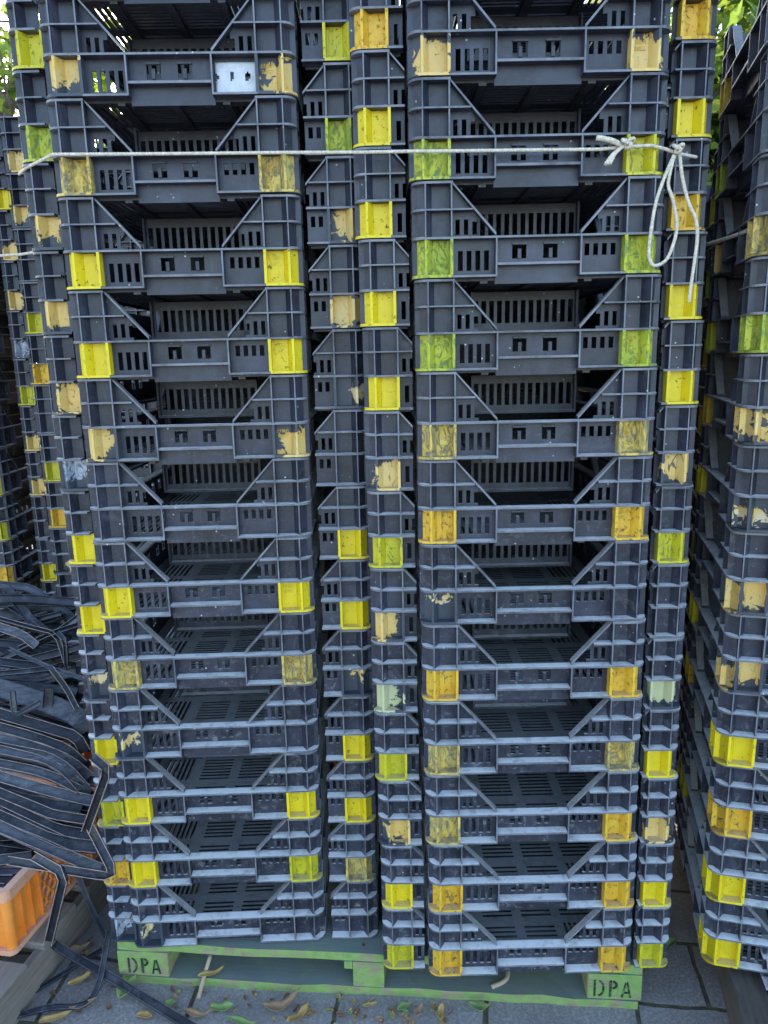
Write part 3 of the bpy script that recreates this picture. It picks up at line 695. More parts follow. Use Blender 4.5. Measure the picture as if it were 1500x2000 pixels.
g = MB(); g.face([(-40, -20, 0), (40, -20, 0), (40, 60, 0), (-40, 60, 0)])
tag(g.build('ground', mat_ground()), kind='structure')

# ------------------------------------------------------------------ green pallet
def mat_wood(name, c0, c1, paint=None, amount=0.8, axis=(1, 14, 14)):
    b = NB(name); vec = b.coords()
    mp = b.n('Mapping'); mp.inputs['Scale'].default_value = axis; b.l(vec, mp.inputs[0])
    gr = b.noise(mp.outputs[0], 9, 6, 0.7, 0.6)
    base = b.mix(b.ramp(gr, 0.3, 0.7), c0, c1)
    h = gr
    if paint:
        base = b.mix(b.mul(b.ramp(b.noise(vec, 18, 6, 0.72), 0.72 - amount * 0.35, 0.78 - amount * 0.3), 1.0), paint, base) if False else b.mix(b.ramp(b.noise(vec, 24, 7, 0.75), amount * 0.75, amount * 0.75 + 0.07), b.mix(b.ramp(b.noise(vec, 50, 4), 0.3, 0.7), paint, (paint[0] * 1.5, paint[1] * 1.25, paint[2] * 1.5)), base)
        dust = b.mul(b.up_mask(), b.ramp(b.noise(vec, 14, 4), 0.2, 0.5, 0.55, 0.95))
        base = b.mix(dust, base, (0.15, 0.185, 0.175))
    dk = b.ramp(b.noise(vec, 70, 5, 0.8), 0.62, 0.75)
    base = b.mix(b.mul(dk, 0.55), base, (0.05, 0.05, 0.04))
    b.col(base); b.rough(0.8); b.bump(h, 0.5, 0.002)
    return b.m
GREEN = (0.165, 0.285, 0.072)
M_GREEN = mat_wood('green_painted_wood', (0.20, 0.17, 0.10), (0.33, 0.29, 0.18), GREEN, 0.66)
M_END = mat_wood('bare_block_side', (0.20, 0.17, 0.09), (0.34, 0.30, 0.16), (0.20, 0.33, 0.09), 0.55, (14, 1, 14))
M_STEN = NB('stencil_ink'); M_STEN.col(M_STEN.mix(M_STEN.ramp(M_STEN.noise(M_STEN.coords(), 90, 5, 0.8), 0.52, 0.62), (0.012, 0.025, 0.018), GREEN)); M_STEN.rough(0.7); M_STEN = M_STEN.m

PX, PY, PYAW = -0.655, 0.104, -0.0845
pal = empty('wooden_pallet', (PX, PY, 0), PYAW)
tag(pal, 'green painted wooden pallet with DPA stencilled on its end blocks, under the crate stacks', 'pallet')
L = 1.083
def board(name, x0, x1, y0, y1, z0, z1, m=M_GREEN, parent=pal, wob=0.0022):
    b = MB(); n = max(2, int((x1 - x0) / 0.06)); rr = random.Random(name + str(x0) + str(y0))
    ring = []
    for i in range(n + 1):
        x = x0 + (x1 - x0) * i / n
        q = [rr.uniform(-wob, wob) for _ in range(4)]
        ring.append([(x, y0 + q[0], z0), (x, y1 + q[1], z0), (x, y1 + q[1], z1 + q[2]), (x, y0 + q[0], z1 + q[3])])
    for A, B in zip(ring, ring[1:]):
        for k in range(4):
            j = (k + 1) % 4
            b.face([A[k], B[k], B[j], A[j]])
    b.face(list(reversed(ring[0]))); b.face(ring[-1])
    # faces wind outward for +x sweep
    return b.build(name, m, parent)
DZ = 0.0985
board('deck_board', 0, L, 0.004, 0.095, DZ - 0.020, DZ)
for y in (0.30, 0.52, 0.74): board('deck_board', 0, L, y, y + 0.095, DZ - 0.020, DZ)
board('runner_board', 0.006, L - 0.006, 0.0, 0.082, 0.0, 0.019)
board('runner_board', 0.006, L - 0.006, 0.74, 0.83, 0.0, 0.019)
blocks = [(0.0, 0.108), (0.502, 0.566), (L - 0.105, L)]
bobs = []
for (a, b) in blocks:
    bobs.append(board('block', a, b, 0.001, 0.095, 0.0195, DZ - 0.0205, M_GREEN, pal, 0.0004))
    board('block', a, b, 0.74, 0.83, 0.0195, DZ - 0.0205, M_GREEN, pal, 0.0004)
for (a, b) in ((0.0, 0.098), (0.485, 0.580), (L - 0.098, L)):
    board('stringer_board', a, b, 0.0955, 0.739, DZ - 0.0405, DZ - 0.0205, M_GREEN, pal, 0.0004)
bk = MB(); bk.box(0.484, 0.501, 0.002, 0.09, DZ - 0.038, DZ - 0.0205); bk.build('stringer_board', M_GREEN, pal)
sd = MB(); sd.box(0.1082, 0.1095, 0.0015, 0.0945, 0.0198, DZ - 0.0208); sd.build('bare_face', M_END, bobs[0])
sd = MB(); sd.box(L - 0.1065, L - 0.1052, 0.0015, 0.0945, 0.0198, DZ - 0.0208); sd.build('bare_face', M_END, bobs[2])

M_NAIL = NB('rusty_nail'); M_NAIL.col((0.09, 0.05, 0.03)); M_NAIL.rough(0.6); M_NAIL = M_NAIL.m
for (a, b) in blocks:
    for x, y in ((a + 0.02, 0.025), (b - 0.02, 0.07), ((a + b) / 2, 0.05)):
        q = MB(); q.tube([(x, y, DZ - 0.001), (x, y, DZ + 0.0012)], 0.0035, 8); q.build('nail', M_NAIL, pal)
def stencil(x, z, hgt, parent, y=-0.0009):
    """D P A in broken stencil strokes"""
    mb = MB()
    def poly(pts):
        f = [(x + px * hgt, y, z + pz * hgt) for px, pz in pts]; b_ = [(p[0], y + 0.0012, p[2]) for p in f]
        mb.face(f); mb.face(list(reversed(b_)))
        for i in range(len(f)):
            j = (i + 1) % len(f); mb.face([f[j], f[i], b_[i], b_[j]])
    sw = 0.13
    poly([(0, 0), (sw * .8, 0), (sw * .8, 1), (0, 1)])
    arc = [(0.26 + 0.30 * sin(t), 0.5 - 0.5 * cos(t)) for t in [pi * i / 10 for i in range(11)]]
    inn = [(0.26 + 0.19 * sin(t), 0.5 - 0.40 * cos(t)) for t in [pi * i / 10 for i in range(11)]]
    for i in range(10): poly([arc[i], arc[i + 1], inn[i + 1], inn[i]])
    ox = 0.80
    poly([(ox, 0), (ox + sw, 0), (ox + sw, 1), (ox, 1)])
    cy_, ry = 0.74, 0.26
    arc = [(ox + 0.18 + 0.26 * sin(t), cy_ - ry * cos(t)) for t in [pi * i / 8 for i in range(9)]]
    inn = [(ox + 0.18 + 0.12 * sin(t), cy_ - ry * 0.55 * cos(t)) for t in [pi * i / 8 for i in range(9)]]
    for i in range(8): poly([arc[i], arc[i + 1], inn[i + 1], inn[i]])
    ox = 1.42
    poly([(ox, 0), (ox + 0.10, 0), (ox + 0.26, 0.86), (ox + 0.20, 0.95)])
    poly([(ox + 0.42, 0), (ox + 0.54, 0), (ox + 0.34, 0.98), (ox + 0.27, 0.9)])
    poly([(ox + 0.16, 0.24), (ox + 0.36, 0.24), (ox + 0.35, 0.34), (ox + 0.18, 0.34)])
    return mb.build('stencil_lettering', M_STEN, parent)
stencil(0.022, 0.027, 0.036, bobs[0])
stencil(L - 0.094, 0.026, 0.038, bobs[2])

# white torn sheet pasted over the right slots of the high front left crate
def torn_label(cr):
    b = NB('white_label_film'); vec = b.coords()
    c = b.mix(b.ramp(b.noise(vec, 60, 5, 0.7), 0.45, 0.75), (0.55, 0.58, 0.64), (0.40, 0.43, 0.48)); b.col(c); b.rough(0.35); F = None
    F = frame('front', W_, D_); mb = MB()
    u0, u1, v0, v1 = W_ - B_ + 0.003, W_ - A_ - 0.003, 0.008, 0.0525
    n, mm = 22, 16
    tears = [(0.035, 0.50, 0.035, 0.11), (0.40, 0.55, 0.045, 0.13), (0.79, 0.52, 0.055, 0.13)]
    def P(i, j):
        fu, fv = i / n, j / mm
        q = T_ - 0.0012
        for (tu, tv, ru, rv) in tears:
            dd = math.hypot((fu - tu) / (ru * 2.2), (fv - tv) / (rv * 2.0))
            if dd < 1: q -= 0.005 * (1 - dd)
        return F(u0 + (u1 - u0) * fu, q - 0.0012 * noise.noise(Vector((fu * 2.2, fv * 2.2, 2))), v0 + (v1 - v0) * fv)
    for i in range(n):
        for j in range(mm):
            fu, fv = (i + .5) / n, (j + .5) / mm
            if any(((fu - tu) / ru) ** 2 + ((fv - tv) / rv) ** 2 < 1.5 for tu, tv, ru, rv in tears): continue
            mb.face([P(i, j), P(i + 1, j), P(i + 1, j + 1), P(i, j + 1)], 0, True)
    o = put('label_sheet', weld(mb.mesh('label_sheet', [b.m])), cr); o['label'] = 'white torn label sheet with ragged slits'
    md = o.modifiers.new('thick', 'SOLIDIFY'); md.thickness = 0.0006
torn_label(F1[11])

# ------------------------------------------------------------------ ropes
b = NB('white_cord'); vec = b.coords('Object', False); b.col(b.mix(b.ramp(b.noise(vec, 220, 3), 0.35, 0.7), (0.72, 0.65, 0.54), (0.42, 0.37, 0.29))); b.rough(0.9); M_ROPE = b.m
def smooth(pts, n=10):
    pts = [Vector(p) for p in pts]
    P = [pts[0] * 2 - pts[1]] + pts + [pts[-1] * 2 - pts[-2]]
    out = []
    for i in range(1, len(P) - 2):
        for k in range(n):
            t = k / n; a, b_, c, d = P[i - 1], P[i], P[i + 1], P[i + 2]
            out.append(0.5 * ((2 * b_) + (c - a) * t + (2 * a - 5 * b_ + 4 * c - d) * t * t + (3 * b_ - a - 3 * c + d) * t ** 3))
    out.append(pts[-1]); return out
def resample(pts, step):
    out = [pts[0]]; acc = 0.0
    for a, b_ in zip(pts, pts[1:]):
        l = (b_ - a).length; pos = step - acc
        while pos <= l:
            out.append(a + (b_ - a) * (pos / l)); pos += step
        acc = l - (pos - step)
    out.append(pts[-1]); return out
def cord(name, pts, r=0.0024, parent=None, straight=False, sm=10):
    p = [Vector(q) for q in pts] if straight else smooth(pts, sm)
    p = resample(p, 0.0022)
    mb = MB(); mb.tube(p, r, 12, 0, 420, 0.42)
    return mb.build(name, M_ROPE, parent)
def knot(name, c, r, parent, seed):
    rr = random.Random(seed); pts = []
    for i in range(30):
        t = i / 29 * 2 * pi
        pts.append(Vector(c) + Vector((r * (sin(t) + 1.4 * sin(2 * t)) * .55, r * 0.55 * sin(3 * t) - r * .3, r * (cos(t) - 1.3 * cos(2 * t)) * .45)))
    mb = MB(); mb.tube(resample(smooth(pts, 4), 0.002), 0.0025, 10, 0, 420, 0.4)
    return mb.build(name, M_ROPE, parent)
def sag_free(pts): return pts
rope = cord('rope', D['rope'], straight=True)
tag(rope, 'white twisted rope stretched across both front stacks, knotted and looped at its right end', 'rope')
k1 = knot('knot', (0.312, -0.006, 1.604), 0.0075, rope, 1)
k2 = knot('knot', (0.392, 0.002, 1.597), 0.0065, rope, 2)
cord('loop', D['ropeA'], 0.0025, rope)
cord('loose_end', D['ropeB'], 0.0025, rope)
cord('loose_end', D['tail1'], 0.0038, rope)
for q in range(3):
    t = [(x + (q - 1) * 0.0035 * i / 3, y - 0.001 * q, z) for i, (x, y, z) in enumerate(D['tail2'])]
    cord('loose_end', t, 0.0024, rope)
tag(cord('rope', D['ropeL'], 0.0032, straight=True), 'thin pale rope across the far left stacks', 'rope')
tag(cord('rope', D['ropeR'], 0.0030), 'pale rope running over the angled stack at the right edge', 'rope')

# ------------------------------------------------------------------ black plastic profile strips
def mat_strip(name, c0, c1, pale=None):
    b = NB(name); vec = b.coords()
    mp = b.n('Mapping'); mp.inputs['Scale'].default_value = (6, 6, 30); b.l(vec, mp.inputs[0])
    base = b.mix(b.ramp(b.noise(mp.outputs[0], 6, 6, 0.7), 0.35, 0.7), c0, c1)
    dn = b.ramp(b.noise(vec, 26, 6, 0.78, 0.8), 0.54, 0.74)
    base = b.mix(b.mul(dn, 0.28), base, (0.34, 0.35, 0.40))
    base = b.mix(b.mul(b.mul(b.up_mask(0.3, 0.9), b.ramp(b.noise(vec, 12, 4), 0.45, 0.7)), 0.22), base, (0.26, 0.27, 0.31))
    b.col(base); b.p.inputs['Specular IOR Level'].default_value = 0.35; b.rough(b.ramp(dn, 0, 1, 0.36, 0.7)); b.bump(b.noise(vec, 90, 4), 0.25, 0.0015)
    return b.m
M_STRIP = mat_strip('black_strip_plastic', (0.008, 0.009, 0.013), (0.028, 0.032, 0.044))
M_LIP = mat_strip('worn_strip_lip', (0.16, 0.12, 0.11), (0.42, 0.30, 0.26))
M_DUSTY = mat_strip('dusty_strip_plastic', (0.03, 0.034, 0.044), (0.11, 0.118, 0.145))
def channel(name, pts, wid=0.030, lip=0.011, th=0.0016, up=(0.1, -0.75, 0.65), n=5, mats=None, parent=None, straight=False):
    p = [Vector(q) for q in pts]
    if not straight and len(p) > 2: p = smooth(p, n)
    elif len(p) > 2:
        q_ = [p[0]]
        for a_, b_, c_ in zip(p, p[1:], p[2:]): q_ += [b_ + (a_ - b_) * min(0.2, 0.012 / (a_ - b_).length), b_ + (c_ - b_) * min(0.2, 0.012 / (c_ - b_).length)]
        p = q_ + [p[-1]]
    N0 = Vector(up).normalized(); mb = MB()
    w2 = wid / 2
    sec = [(-w2, lip, 1), (-w2, -0.0), (w2, 0), (w2, lip), (w2 - th, lip), (w2 - th, th), (-w2 + th, th), (-w2 + th, lip)]
    mi = [0, 0, 0, 1, 0, 0, 0, 1]
    rings = []
    for i, q in enumerate(p):
        t = (p[min(i + 1, len(p) - 1)] - p[max(i - 1, 0)]).normalized()
        side = t.cross(N0).normalized(); nn = side.cross(t).normalized()
        rings.append([q + side * s[0] + nn * s[1] for s in sec])
    for A, B in zip(rings, rings[1:]):
        for k in range(8):
            j = (k + 1) % 8
            mb.face([A[k], A[j], B[j], B[k]], mi[k])
    for R in (rings[0], rings[-1]):
        for q in ((0, 1, 6, 7), (1, 2, 5, 6), (2, 3, 4, 5)): mb.face([R[i] for i in q])
    return mb.build(name, mats or [M_STRIP, M_LIP], parent)
rr = random.Random(4)
# more strips of the same bundle lying under and between the measured ones
MORE = []
for pts in D['bundle'][1:]:
    for q in range(2):
        o_ = Vector((rr.uniform(-.03, .0), rr.uniform(.015, .06), rr.uniform(-.028, .012)))
        MORE.append([tuple(Vector(p) + o_ + Vector((0, 0, rr.uniform(-.006, .006)))) for p in pts])
for q in range(12):      # hanging inside and over the orange crate
    y_ = 0.10 + 0.025 * q
    MORE.append([(-1.10, y_ + rr.uniform(-.03, .03), 0.235 + rr.uniform(-.02, .01)), (-0.97, y_ + rr.uniform(-.03, .03), 0.24 + rr.uniform(-.03, .01)), (-0.885 + 0.09 * y_, y_ + 0.01, 0.225 + rr.uniform(-.03, .01))])
for i, pts in enumerate(D['bundle'] + MORE):
    wide = i == 0
    o = channel('plastic_strip', pts, 0.044 if wide else rr.uniform(0.016, 0.027), 0.003 if wide else rr.uniform(0.007, 0.012), up=(0.15, -0.62 + rr.uniform(-.15, .15), 0.72), mats=[M_DUSTY, M_STRIP] if wide else [rr.choice([M_STRIP, M_STRIP, M_DUSTY]), M_LIP], straight=True)
    tag(o, 'widest dusty grey strip lying on top of the strip bundle' if wide else 'black plastic channel strip with pale edges in the flat bundle over the orange crate', 'plastic strip', 'channel strips in the flat bundle')
for i, pts in enumerate(D['tangle']):
    o = channel('plastic_strip', pts, rr.uniform(0.009, 0.022), rr.uniform(0.004, 0.010), straight=True, up=(rr.uniform(-.3, .3), -0.6, rr.uniform(0.4, 0.9)), mats=[rr.choice([M_STRIP, M_STRIP, M_DUSTY]), rr.choice([M_LIP, M_STRIP, M_DUSTY, M_DUSTY])])
    tag(o, 'black plastic strip crossing others in the tangled heap at the left', 'plastic strip', 'strips in the tangled heap')
for pts, lb in zip(D['loose'], ('bent black strip end leaning against the yellow-cornered crate at the left', 'black strip looped round below the bundle beside the green pallet', 'dusty black strip bent over the orange crate and down to the ground')):
    tag(channel('plastic_strip', pts, 0.017, 0.010, up=(0.2, -0.8, 0.5), straight=True), lb, 'plastic strip')
for pts, lb, wd in zip(D['ground_strips'], ('long scuffed black strip lying across the paving in front of the pallet', 'thin black strip standing on the paving left of the pallet',
        'black strip lying along the paving at the bottom left and rising to the pallet', 'thin black strip flat on the paving behind the long scuffed one'), (0.017, 0.011, 0.012, 0.010)):
    tag(channel('plastic_strip', pts, wd, 0.005, up=(0.1, -0.35, 0.9), straight=len(pts) < 4, mats=[M_DUSTY, M_LIP] if wd > .02 else [M_STRIP, M_DUSTY]), lb, 'plastic strip')

# ------------------------------------------------------------------ orange crates on a grey wooden pallet
def mat_orange(name, c0, c1):
    b = NB(name); vec = b.coords()
    base = b.mix(b.ramp(b.noise(vec, 12, 5), 0.3, 0.7), c0, c1)
    base = b.mix(b.mul(b.ramp(b.noise(vec, 40, 7, 0.82, .5), 0.54, 0.70), 0.5), base, (0.26, 0.12, 0.07))
    base = b.mix(b.mul(b.up_mask(), 0.5), base, (0.50, 0.33, 0.26))
    b.col(base); b.rough(0.5); b.bump(b.noise(vec, 120, 4), 0.2, 0.001)
    return b.m
M_OR = mat_orange('orange_crate_plastic', (0.78, 0.20, 0.015), (0.84, 0.30, 0.05))
M_ORIM = mat_orange('faded_orange_rim', (0.66, 0.30, 0.17), (0.70, 0.38, 0.26))
def orange_meshes():
    Wd, Dp, H = 0.30, 0.40, 0.150
    body = MB()
    def F(side): return frame(side, Wd, Dp)
    def bx(Fr, u0, u1, q0, q1, v0, v1, mb=body, mi=0): mb.hexa([Fr(u0, q0, v0), Fr(u1, q0, v0), Fr(u1, q1, v0), Fr(u0, q1, v0), Fr(u0, q0, v1), Fr(u1, q0, v1), Fr(u1, q1, v1), Fr(u0, q1, v1)], mi)
    rim = MB(); comb = MB()
    for side, Ww in (('front', Wd), ('back', Wd), ('left', Dp), ('right', Dp)):
        Fr = F(side)
        hexs = [(0.105, 0.175), (Ww - 0.175, Ww - 0.105)] if Ww > 0.35 else [(0.095, 0.205)]
        segs = []; cur = 0.016
        for a, b_ in hexs: segs.append((cur, a)); cur = b_
        segs.append((cur, Ww - 0.016))
        for a, b_ in segs:
            bx(Fr, a, b_, 0.010, 0.013, 0.012, H - 0.014)
            n = max(1, int((b_ - a) / 0.024))
            for i in range(n + 1):
                u = a + (b_ - a) * i / n
                bx(Fr, max(0.016, u - 0.0016), min(Ww - 0.016, u + 0.0016), 0.003, 0.0098, 0.012, H - 0.014)
        for a, b_ in hexs:                               # honeycomb bars
            r = 0.0130; rows = int((H - 0.026) / (r * 1.5)) + 1; cols = int((b_ - a) / (r * 1.732)) + 2
            def bar(p, q):
                if max(p[0], q[0]) < a or min(p[0], q[0]) > b_: return
                p = (min(max(p[0], a), b_), min(max(p[1], 0.012), H - 0.014)); q = (min(max(q[0], a), b_), min(max(q[1], 0.012), H - 0.014))
                dx, dz = q[0] - p[0], q[1] - p[1]; l = math.hypot(dx, dz)
                if l < 0.002: return
                nx, nz = -dz / l * 0.0016, dx / l * 0.0016
                pts = [(p[0] - nx, p[1] - nz), (q[0] - nx, q[1] - nz), (q[0] + nx, q[1] + nz), (p[0] + nx, p[1] + nz)]
                comb.prism(pts, lambda u, v: Fr(u, 0.013, v), lambda u, v: Fr(u, 0.008, v))
            for i in range(rows):
                for j in range(-1, cols):
                    cx = a + j * r * 1.732 + (r * 0.866 if i % 2 else 0); cz = 0.012 + i * r * 1.5
                    hp = [(cx + r * sin(pi / 3 * k), cz + r * cos(pi / 3 * k)) for k in range(4)]
                    for p, q in zip(hp, hp[1:]): bar(p, q)
        bx(Fr, 0.016, Ww - 0.016, 0.0, 0.016, H - 0.014, H, rim, 0)
        bx(Fr, 0.016, Ww - 0.016, 0.0, 0.0028, H - 0.024, H - 0.0142, rim, 0)
        bx(Fr, 0.016, Ww - 0.016, 0.0, 0.014, 0.0, 0.0118, rim, 0)
        arc = [(0.016 * (1 - sin(x)), 0.016 * (1 - cos(x))) for x in [pi / 2 * i / 5 for i in range(6)]] + [(0.016, 0.016)]
        for v0, v1 in ((H - 0.024, H), (0.0, 0.0118)): rim.prism(arc, lambda u, q: Fr(u, q, v0), lambda u, q: Fr(u, q, v1))
        arc2 = [(0.003 + 0.013 * (1 - sin(x)), 0.003 + 0.013 * (1 - cos(x))) for x in [pi / 2 * i / 5 for i in range(6)]] + [(0.016, 0.016)]
        body.prism(arc2, lambda u, q: Fr(u, q, 0.0118), lambda u, q: Fr(u, q, H - 0.024))
    body.box(-Wd / 2 + 0.013, Wd / 2 - 0.013, -Dp / 2 + 0.013, Dp / 2 - 0.013, 0.004, 0.008)
    return body.mesh('body', [M_OR]), rim.mesh('rim', [M_ORIM]), comb.mesh('honeycomb_grille', [M_OR])
OB, ORM, OC = orange_meshes()
OY = radians(-10.4)
def orange(px, py, lb):
    cx, cy = at(px, py, OY, -0.15, 0.20)
    r = empty('orange_crate', (cx, cy, 0.1005), OY); tag(r, lb, 'crate', 'orange crates at the left')
    put('body', OB, r); put('rim', ORM, r); put('honeycomb_grille', OC, r)
orange(-0.851, 0.070, 'orange plastic crate with honeycomb grille, nearest at the bottom left')
x2, y2 = at(-0.851, 0.070, OY, 0.006, 0.408)
orange(x2, y2, 'orange plastic crate under the black strips, behind the nearest orange one')
M_GREY = mat_wood('weathered_grey_wood', (0.13, 0.11, 0.095), (0.26, 0.225, 0.19), None, 0, (14, 1.2, 14))
wp = empty('wooden_pallet', (-0.851, 0.03, 0), OY)
tag(wp, 'weathered grey-brown wooden pallet carrying the orange crates', 'pallet')
def lump(name, x0, x1, y0, y1, z0, z1, m, parent): 
    q = MB(); q.box(x0, x1, y0, y1, z0, z1); o = q.build(name, m, parent)
    bv = o.modifiers.new('edge', 'BEVEL'); bv.width = 0.003; bv.segments = 2
    return o
lump('stringer', 0.004, 0.026, -0.10, 1.0, 0.0, 0.082, M_GREY, wp); lump('stringer', -0.42, -0.38, -0.10, 1.0, 0.0, 0.082, M_GREY, wp)
for y in (-0.09, 0.08, 0.25, 0.42, 0.59, 0.76): lump('deck_board', -0.44, 0.03, y, y + 0.12, 0.0822, 0.1, M_GREY, wp)

# ------------------------------------------------------------------ pallet and folded crate at the right
M_BROWN = mat_wood('dark_brown_wood', (0.050, 0.043, 0.036), (0.11, 0.095, 0.08), None, 0, (14, 1.2, 14))
rp = empty('wooden_pallet', (.5343, -.0031, 0), GY)
tag(rp, 'dark brown wooden pallet under the angled right stack', 'pallet')
for x in (0.055, 0.50): lump('stringer', x, x + 0.06, -0.16, 0.80, 0.0, 0.095, M_BROWN, rp)
for y in (0.05, 0.22, 0.42, 0.6): lump('deck_board', 0.05, 0.58, y, y + 0.11, 0.0953, 0.1165, M_BROWN, rp)
fx, fy = at(.5343, -.0031, GY, 0.145, -0.27)
cr = crate((fx + 0.30, fy + 0.085, 0.002), GY - pi / 2 + 0.05, None, None, None, 'black slatted crate standing on the paving at the bottom right corner', 'loose black crate')
if 'group' in cr: del cr['group']

# ------------------------------------------------------------------ fallen leaves and litter
def mat_leaf(name, c0, c1):
    b = NB(name); vec = b.coords()
    b.col(b.mix(b.ramp(b.noise(vec, 35, 5, 0.7), 0.3, 0.7), c0, c1)); b.rough(0.7)
    return b.m
LM = {'tan': mat_leaf('tan_leaf', (0.46, 0.30, 0.17), (0.26, 0.14, 0.07)), 'yellow': mat_leaf('yellow_leaf', (0.54, 0.37, 0.12), (0.36, 0.20, 0.06)),
      'green': mat_leaf('green_leaf', (0.16, 0.26, 0.07), (0.28, 0.36, 0.12)), 'brown': mat_leaf('brown_leaf', (0.16, 0.07, 0.035), (0.24, 0.12, 0.06))}
def leaf(x, y, z, ln, wd, rz, curl, colr, lb, group):
    mb = MB(); n = 8; rl = random.Random(x * 91 + y * 17)
    tilt = rl.uniform(-0.25, 0.25); cup = rl.uniform(0.5, 1.1)
    rows = []
    for i in range(n + 1):
        t = i / n; ww = wd * math.sin(pi * (0.04 + 0.94 * t) ** 0.8) * (0.85 + 0.20 * sin(7 * t + x * 40) + rl.uniform(-.14, .14))
        a = curl * (t - 0.35)
        px_ = ln * (t - 0.5) * (1 - 0.12 * abs(curl)); pz = abs(ln * curl * 0.42 * (t - 0.4) ** 2 * 2) + 0.03 * ln * sin(6 * t + y * 70) + 0.03 * ln
        rows.append([(px_, sgn * ww / 2 + 0.10 * ln * sin(2.2 * t + x * 9), pz + abs(sgn) * ww * cup * 0.5 + 0.0008 + 0.0004 * rl.random()) for sgn in (-1, -.5, 0, .5, 1)])
    ca, sa = cos(rz), sin(rz)
    f = lambda p: (p[0] * ca - p[1] * sa, p[0] * sa + p[1] * ca, p[2] + p[1] * tilt * 0.3 + abs(tilt) * wd * 0.15)
    for A, B in zip(rows, rows[1:]):
        for k in range(4): mb.face([f(A[k]), f(B[k]), f(B[k + 1]), f(A[k + 1])], 0, True)
    st = MB()
    o = put('fallen_leaf', weld(mb.mesh('fallen_leaf', [LM[colr]]))); o.location = (x, y, z)
    md = o.modifiers.new('thick', 'SOLIDIFY'); md.thickness = 0.0006
    tag(o, lb, 'leaf', group)
for (x, y, z, ln, wd, rz, cu, c, lb) in D['leaves']:
    leaf(x, y, z, ln, wd, rz, cu, c, lb, 'fallen leaves on the paving')
rl = random.Random(8)
for i in range(80):
    t = rl.random()
    x = -0.56 + t * 0.62; y = 0.06 - t * 0.06 + rl.gauss(0, 0.018)
    c = rl.choice(['brown', 'brown', 'tan', 'yellow', 'green'])
    leaf(x, y, 0.001, rl.uniform(0.006, 0.024), rl.uniform(0.003, 0.010), rl.uniform(0, 6.3), rl.uniform(-1, 1), c, f'small {c} leaf scrap in the litter along the front of the green pallet', 'leaf scraps along the pallet')
for i in range(26):
    x = rl.uniform(-0.95, -0.62); y = rl.uniform(0.0, 0.24) - max(0, x + .8) * .3
    c = rl.choice(['brown', 'brown', 'tan', 'yellow'])
    leaf(x, y, 0.001, rl.uniform(0.010, 0.03), rl.uniform(0.005, 0.012), rl.uniform(0, 6.3), rl.uniform(-1, 1), c, f'small {c} leaf scrap on the paving between the orange crates and the green pallet', 'leaf scraps at the bottom left')
# twigs
b = NB('dry_twig'); b.col((0.42, 0.33, 0.22)); b.rough(0.8); M_TW = b.m
for pts, lb in (([(-0.476, 0.055, 0.004), (-0.472, 0.085, 0.02), (-0.462, 0.118, 0.05)], 'pale dry stick leaning on the pallet runner'),
                ([(0.13, 0.05, 0.022), (0.16, 0.062, 0.026), (0.17, 0.085, 0.026), (0.168, 0.10, 0.026)], 'curved dry pod lying on the pallet runner')):
    mb = MB(); mb.tube(smooth(pts, 6), 0.0045, 8); tag(mb.build('twig', M_TW), lb, 'twig')

# ------------------------------------------------------------------ trees behind
def mat_foliage():
    b = NB('maple_foliage'); t = b.t
    oi = b.n('NewGeometry'); vec = b.coords('Object', False)
    c = b.mix(b.ramp(b.noise(vec, 1.6, 3), 0.35, 0.65), (0.045, 0.11, 0.018), (0.11, 0.19, 0.03))
    b.col(c); b.rough(0.45)
    tr = b.n('BsdfTranslucent'); tcol = b.mix(b.ramp(b.noise(vec, 2.2, 3), 0.35, 0.65), (0.14, 0.26, 0.03), (0.30, 0.36, 0.05)); b.l(tcol, tr.inputs['Color'])
    mx_ = b.n('MixShader'); mx_.inputs[0].default_value = 0.45
    b.l(b.p.outputs[0], mx_.inputs[1]); b.l(tr.outputs[0], mx_.inputs[2]); b.l(mx_.outputs[0], t.nodes['Material Output'].inputs['Surface'])
    return b.m
M_FOL = mat_foliage()
b = NB('tree_bark'); vec = b.coords('Object', False, (1, 1, .2)); b.col(b.mix(b.ramp(b.noise(vec, 18, 6, 0.7), .3, .7), (0.06, 0.05, 0.04), (0.14, 0.12, 0.10))); b.rough(0.9); b.bump(b.noise(vec, 25, 5), .8, .01); M_BARK = b.m
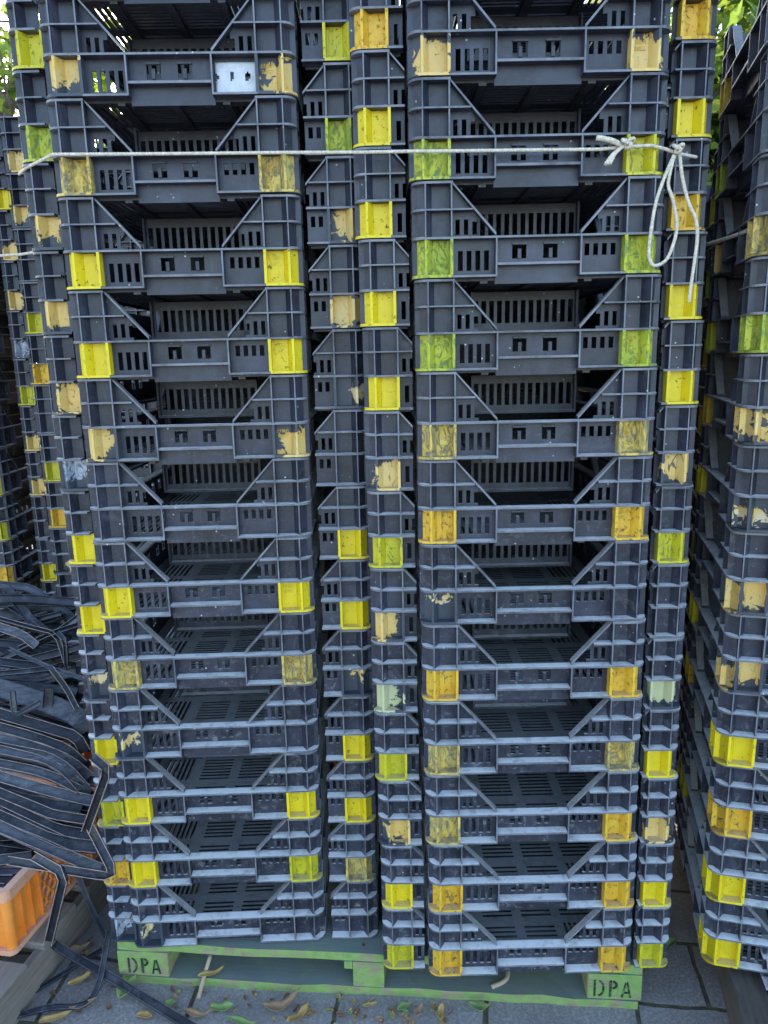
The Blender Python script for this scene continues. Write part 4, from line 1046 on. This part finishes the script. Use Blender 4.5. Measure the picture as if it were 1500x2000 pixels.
def tree(base, crown, radii, nleaf, lsize, label, seed):
    rt_ = random.Random(seed); root = empty('deciduous_tree', (base[0], base[1], 0)); tag(root, label, 'tree', 'trees behind the stacks')
    cr_ = Vector(crown) - Vector((base[0], base[1], 0)); wood = MB()
    fork = cr_ * 0.55; fork.z = max(1.0, cr_.z - radii[2] * 0.9)
    wood.tube(smooth([(0, 0, 0), (fork.x * .3 + .05, fork.y * .3, fork.z * .5), tuple(fork)], 8), [0.13 - 0.05 * i / 16 for i in range(17)], 10)
    tips = []
    for i in range(16):
        d = Vector((rt_.gauss(0, 1), rt_.gauss(0, 1), rt_.gauss(0.2, 0.8))).normalized()
        end = cr_ + Vector((d.x * radii[0], d.y * radii[1], d.z * radii[2])) * rt_.uniform(0.6, 0.95)
        mid_ = fork.lerp(end, 0.5) + Vector((rt_.uniform(-.15, .15), rt_.uniform(-.15, .15), rt_.uniform(0, .2)))
        p = smooth([tuple(fork), tuple(mid_), tuple(end)], 6)
        wood.tube(p, [0.045 * (1 - 0.85 * k / 12) for k in range(13)], 6)
        tips += [p[5], p[7], p[9], p[11], p[12]]
        for j in range(3):
            a = p[rt_.randint(5, 11)]; e = a + Vector((rt_.gauss(0, .3), rt_.gauss(0, .3), rt_.gauss(0, .2)))
            wood.tube([a, (a + e) / 2 + Vector((0, 0, .03)), e], [0.012, .009, .004], 5); tips += [e, (a + e) / 2]
    wood.build('trunk', M_BARK, root)
    lv = MB()
    for i in range(nleaf):
        c = rt_.choice(tips) + Vector((rt_.gauss(0, .16), rt_.gauss(0, .16), rt_.gauss(0, .12)))
        s_ = lsize * rt_.uniform(0.6, 1.2)
        X = Vector((rt_.gauss(0, 1), rt_.gauss(0, 1), rt_.gauss(-.3, .5))).normalized()
        Nn = Vector((rt_.gauss(0, .6), rt_.gauss(0, .6), 1)).normalized(); Yv = Nn.cross(X).normalized(); Zv = X.cross(Yv)
        prof = [(0, 0, 0), (.18, .30, .05), (.34, .22, .02), (.52, .48, .08), (.62, .24, .03), (1, 0, -.05), (.62, -.24, .03), (.52, -.48, .08), (.34, -.22, .02), (.18, -.30, .05)]
        P = [c + (X * q[0] + Yv * q[1] + Zv * q[2]) * s_ for q in prof]
        lv.face(P[:6]); lv.face([P[0]] + P[5:])
    lv.build('crown', M_FOL, root)
tree((2.35, 4.2), (2.0, 3.7, 2.75), (0.9, 0.7, 0.95), 3000, 0.13, 'leafy green tree behind the stacks at the top right', 1)
tree((3.6, 5.4), (3.2, 5.2, 3.0), (1.3, 1.0, 1.4), 3000, 0.14, 'farther leafy tree partly behind the top right one', 5)
tree((-3.3, 5.2), (-3.0, 5.0, 3.6), (0.9, 0.8, 0.8), 650, 0.12, 'thin sunlit tree behind the stacks at the top left', 2)
tree((0.3, 5.0), (0.2, 4.6, 2.4), (1.5, 0.8, 1.3), 3200, 0.13, 'leafy tree seen through the gap and slots of the middle stacks', 3)
tree((0.9, 2.9), (0.75, 2.7, 1.25), (1.2, 0.45, 1.05), 4200, 0.11, 'dense low hedge close behind the right stacks, added to block the sun', 6)  # hedge-like crown added to block low sun in the gap by the right stacks
tree((-0.8, 3.6), (-0.9, 3.4, 2.6), (1.1, 0.5, 1.3), 5200, 0.12, 'dense leafy tree added behind the left stacks to block light through their slots', 7)  # crown added to darken the slots of the upper left crates
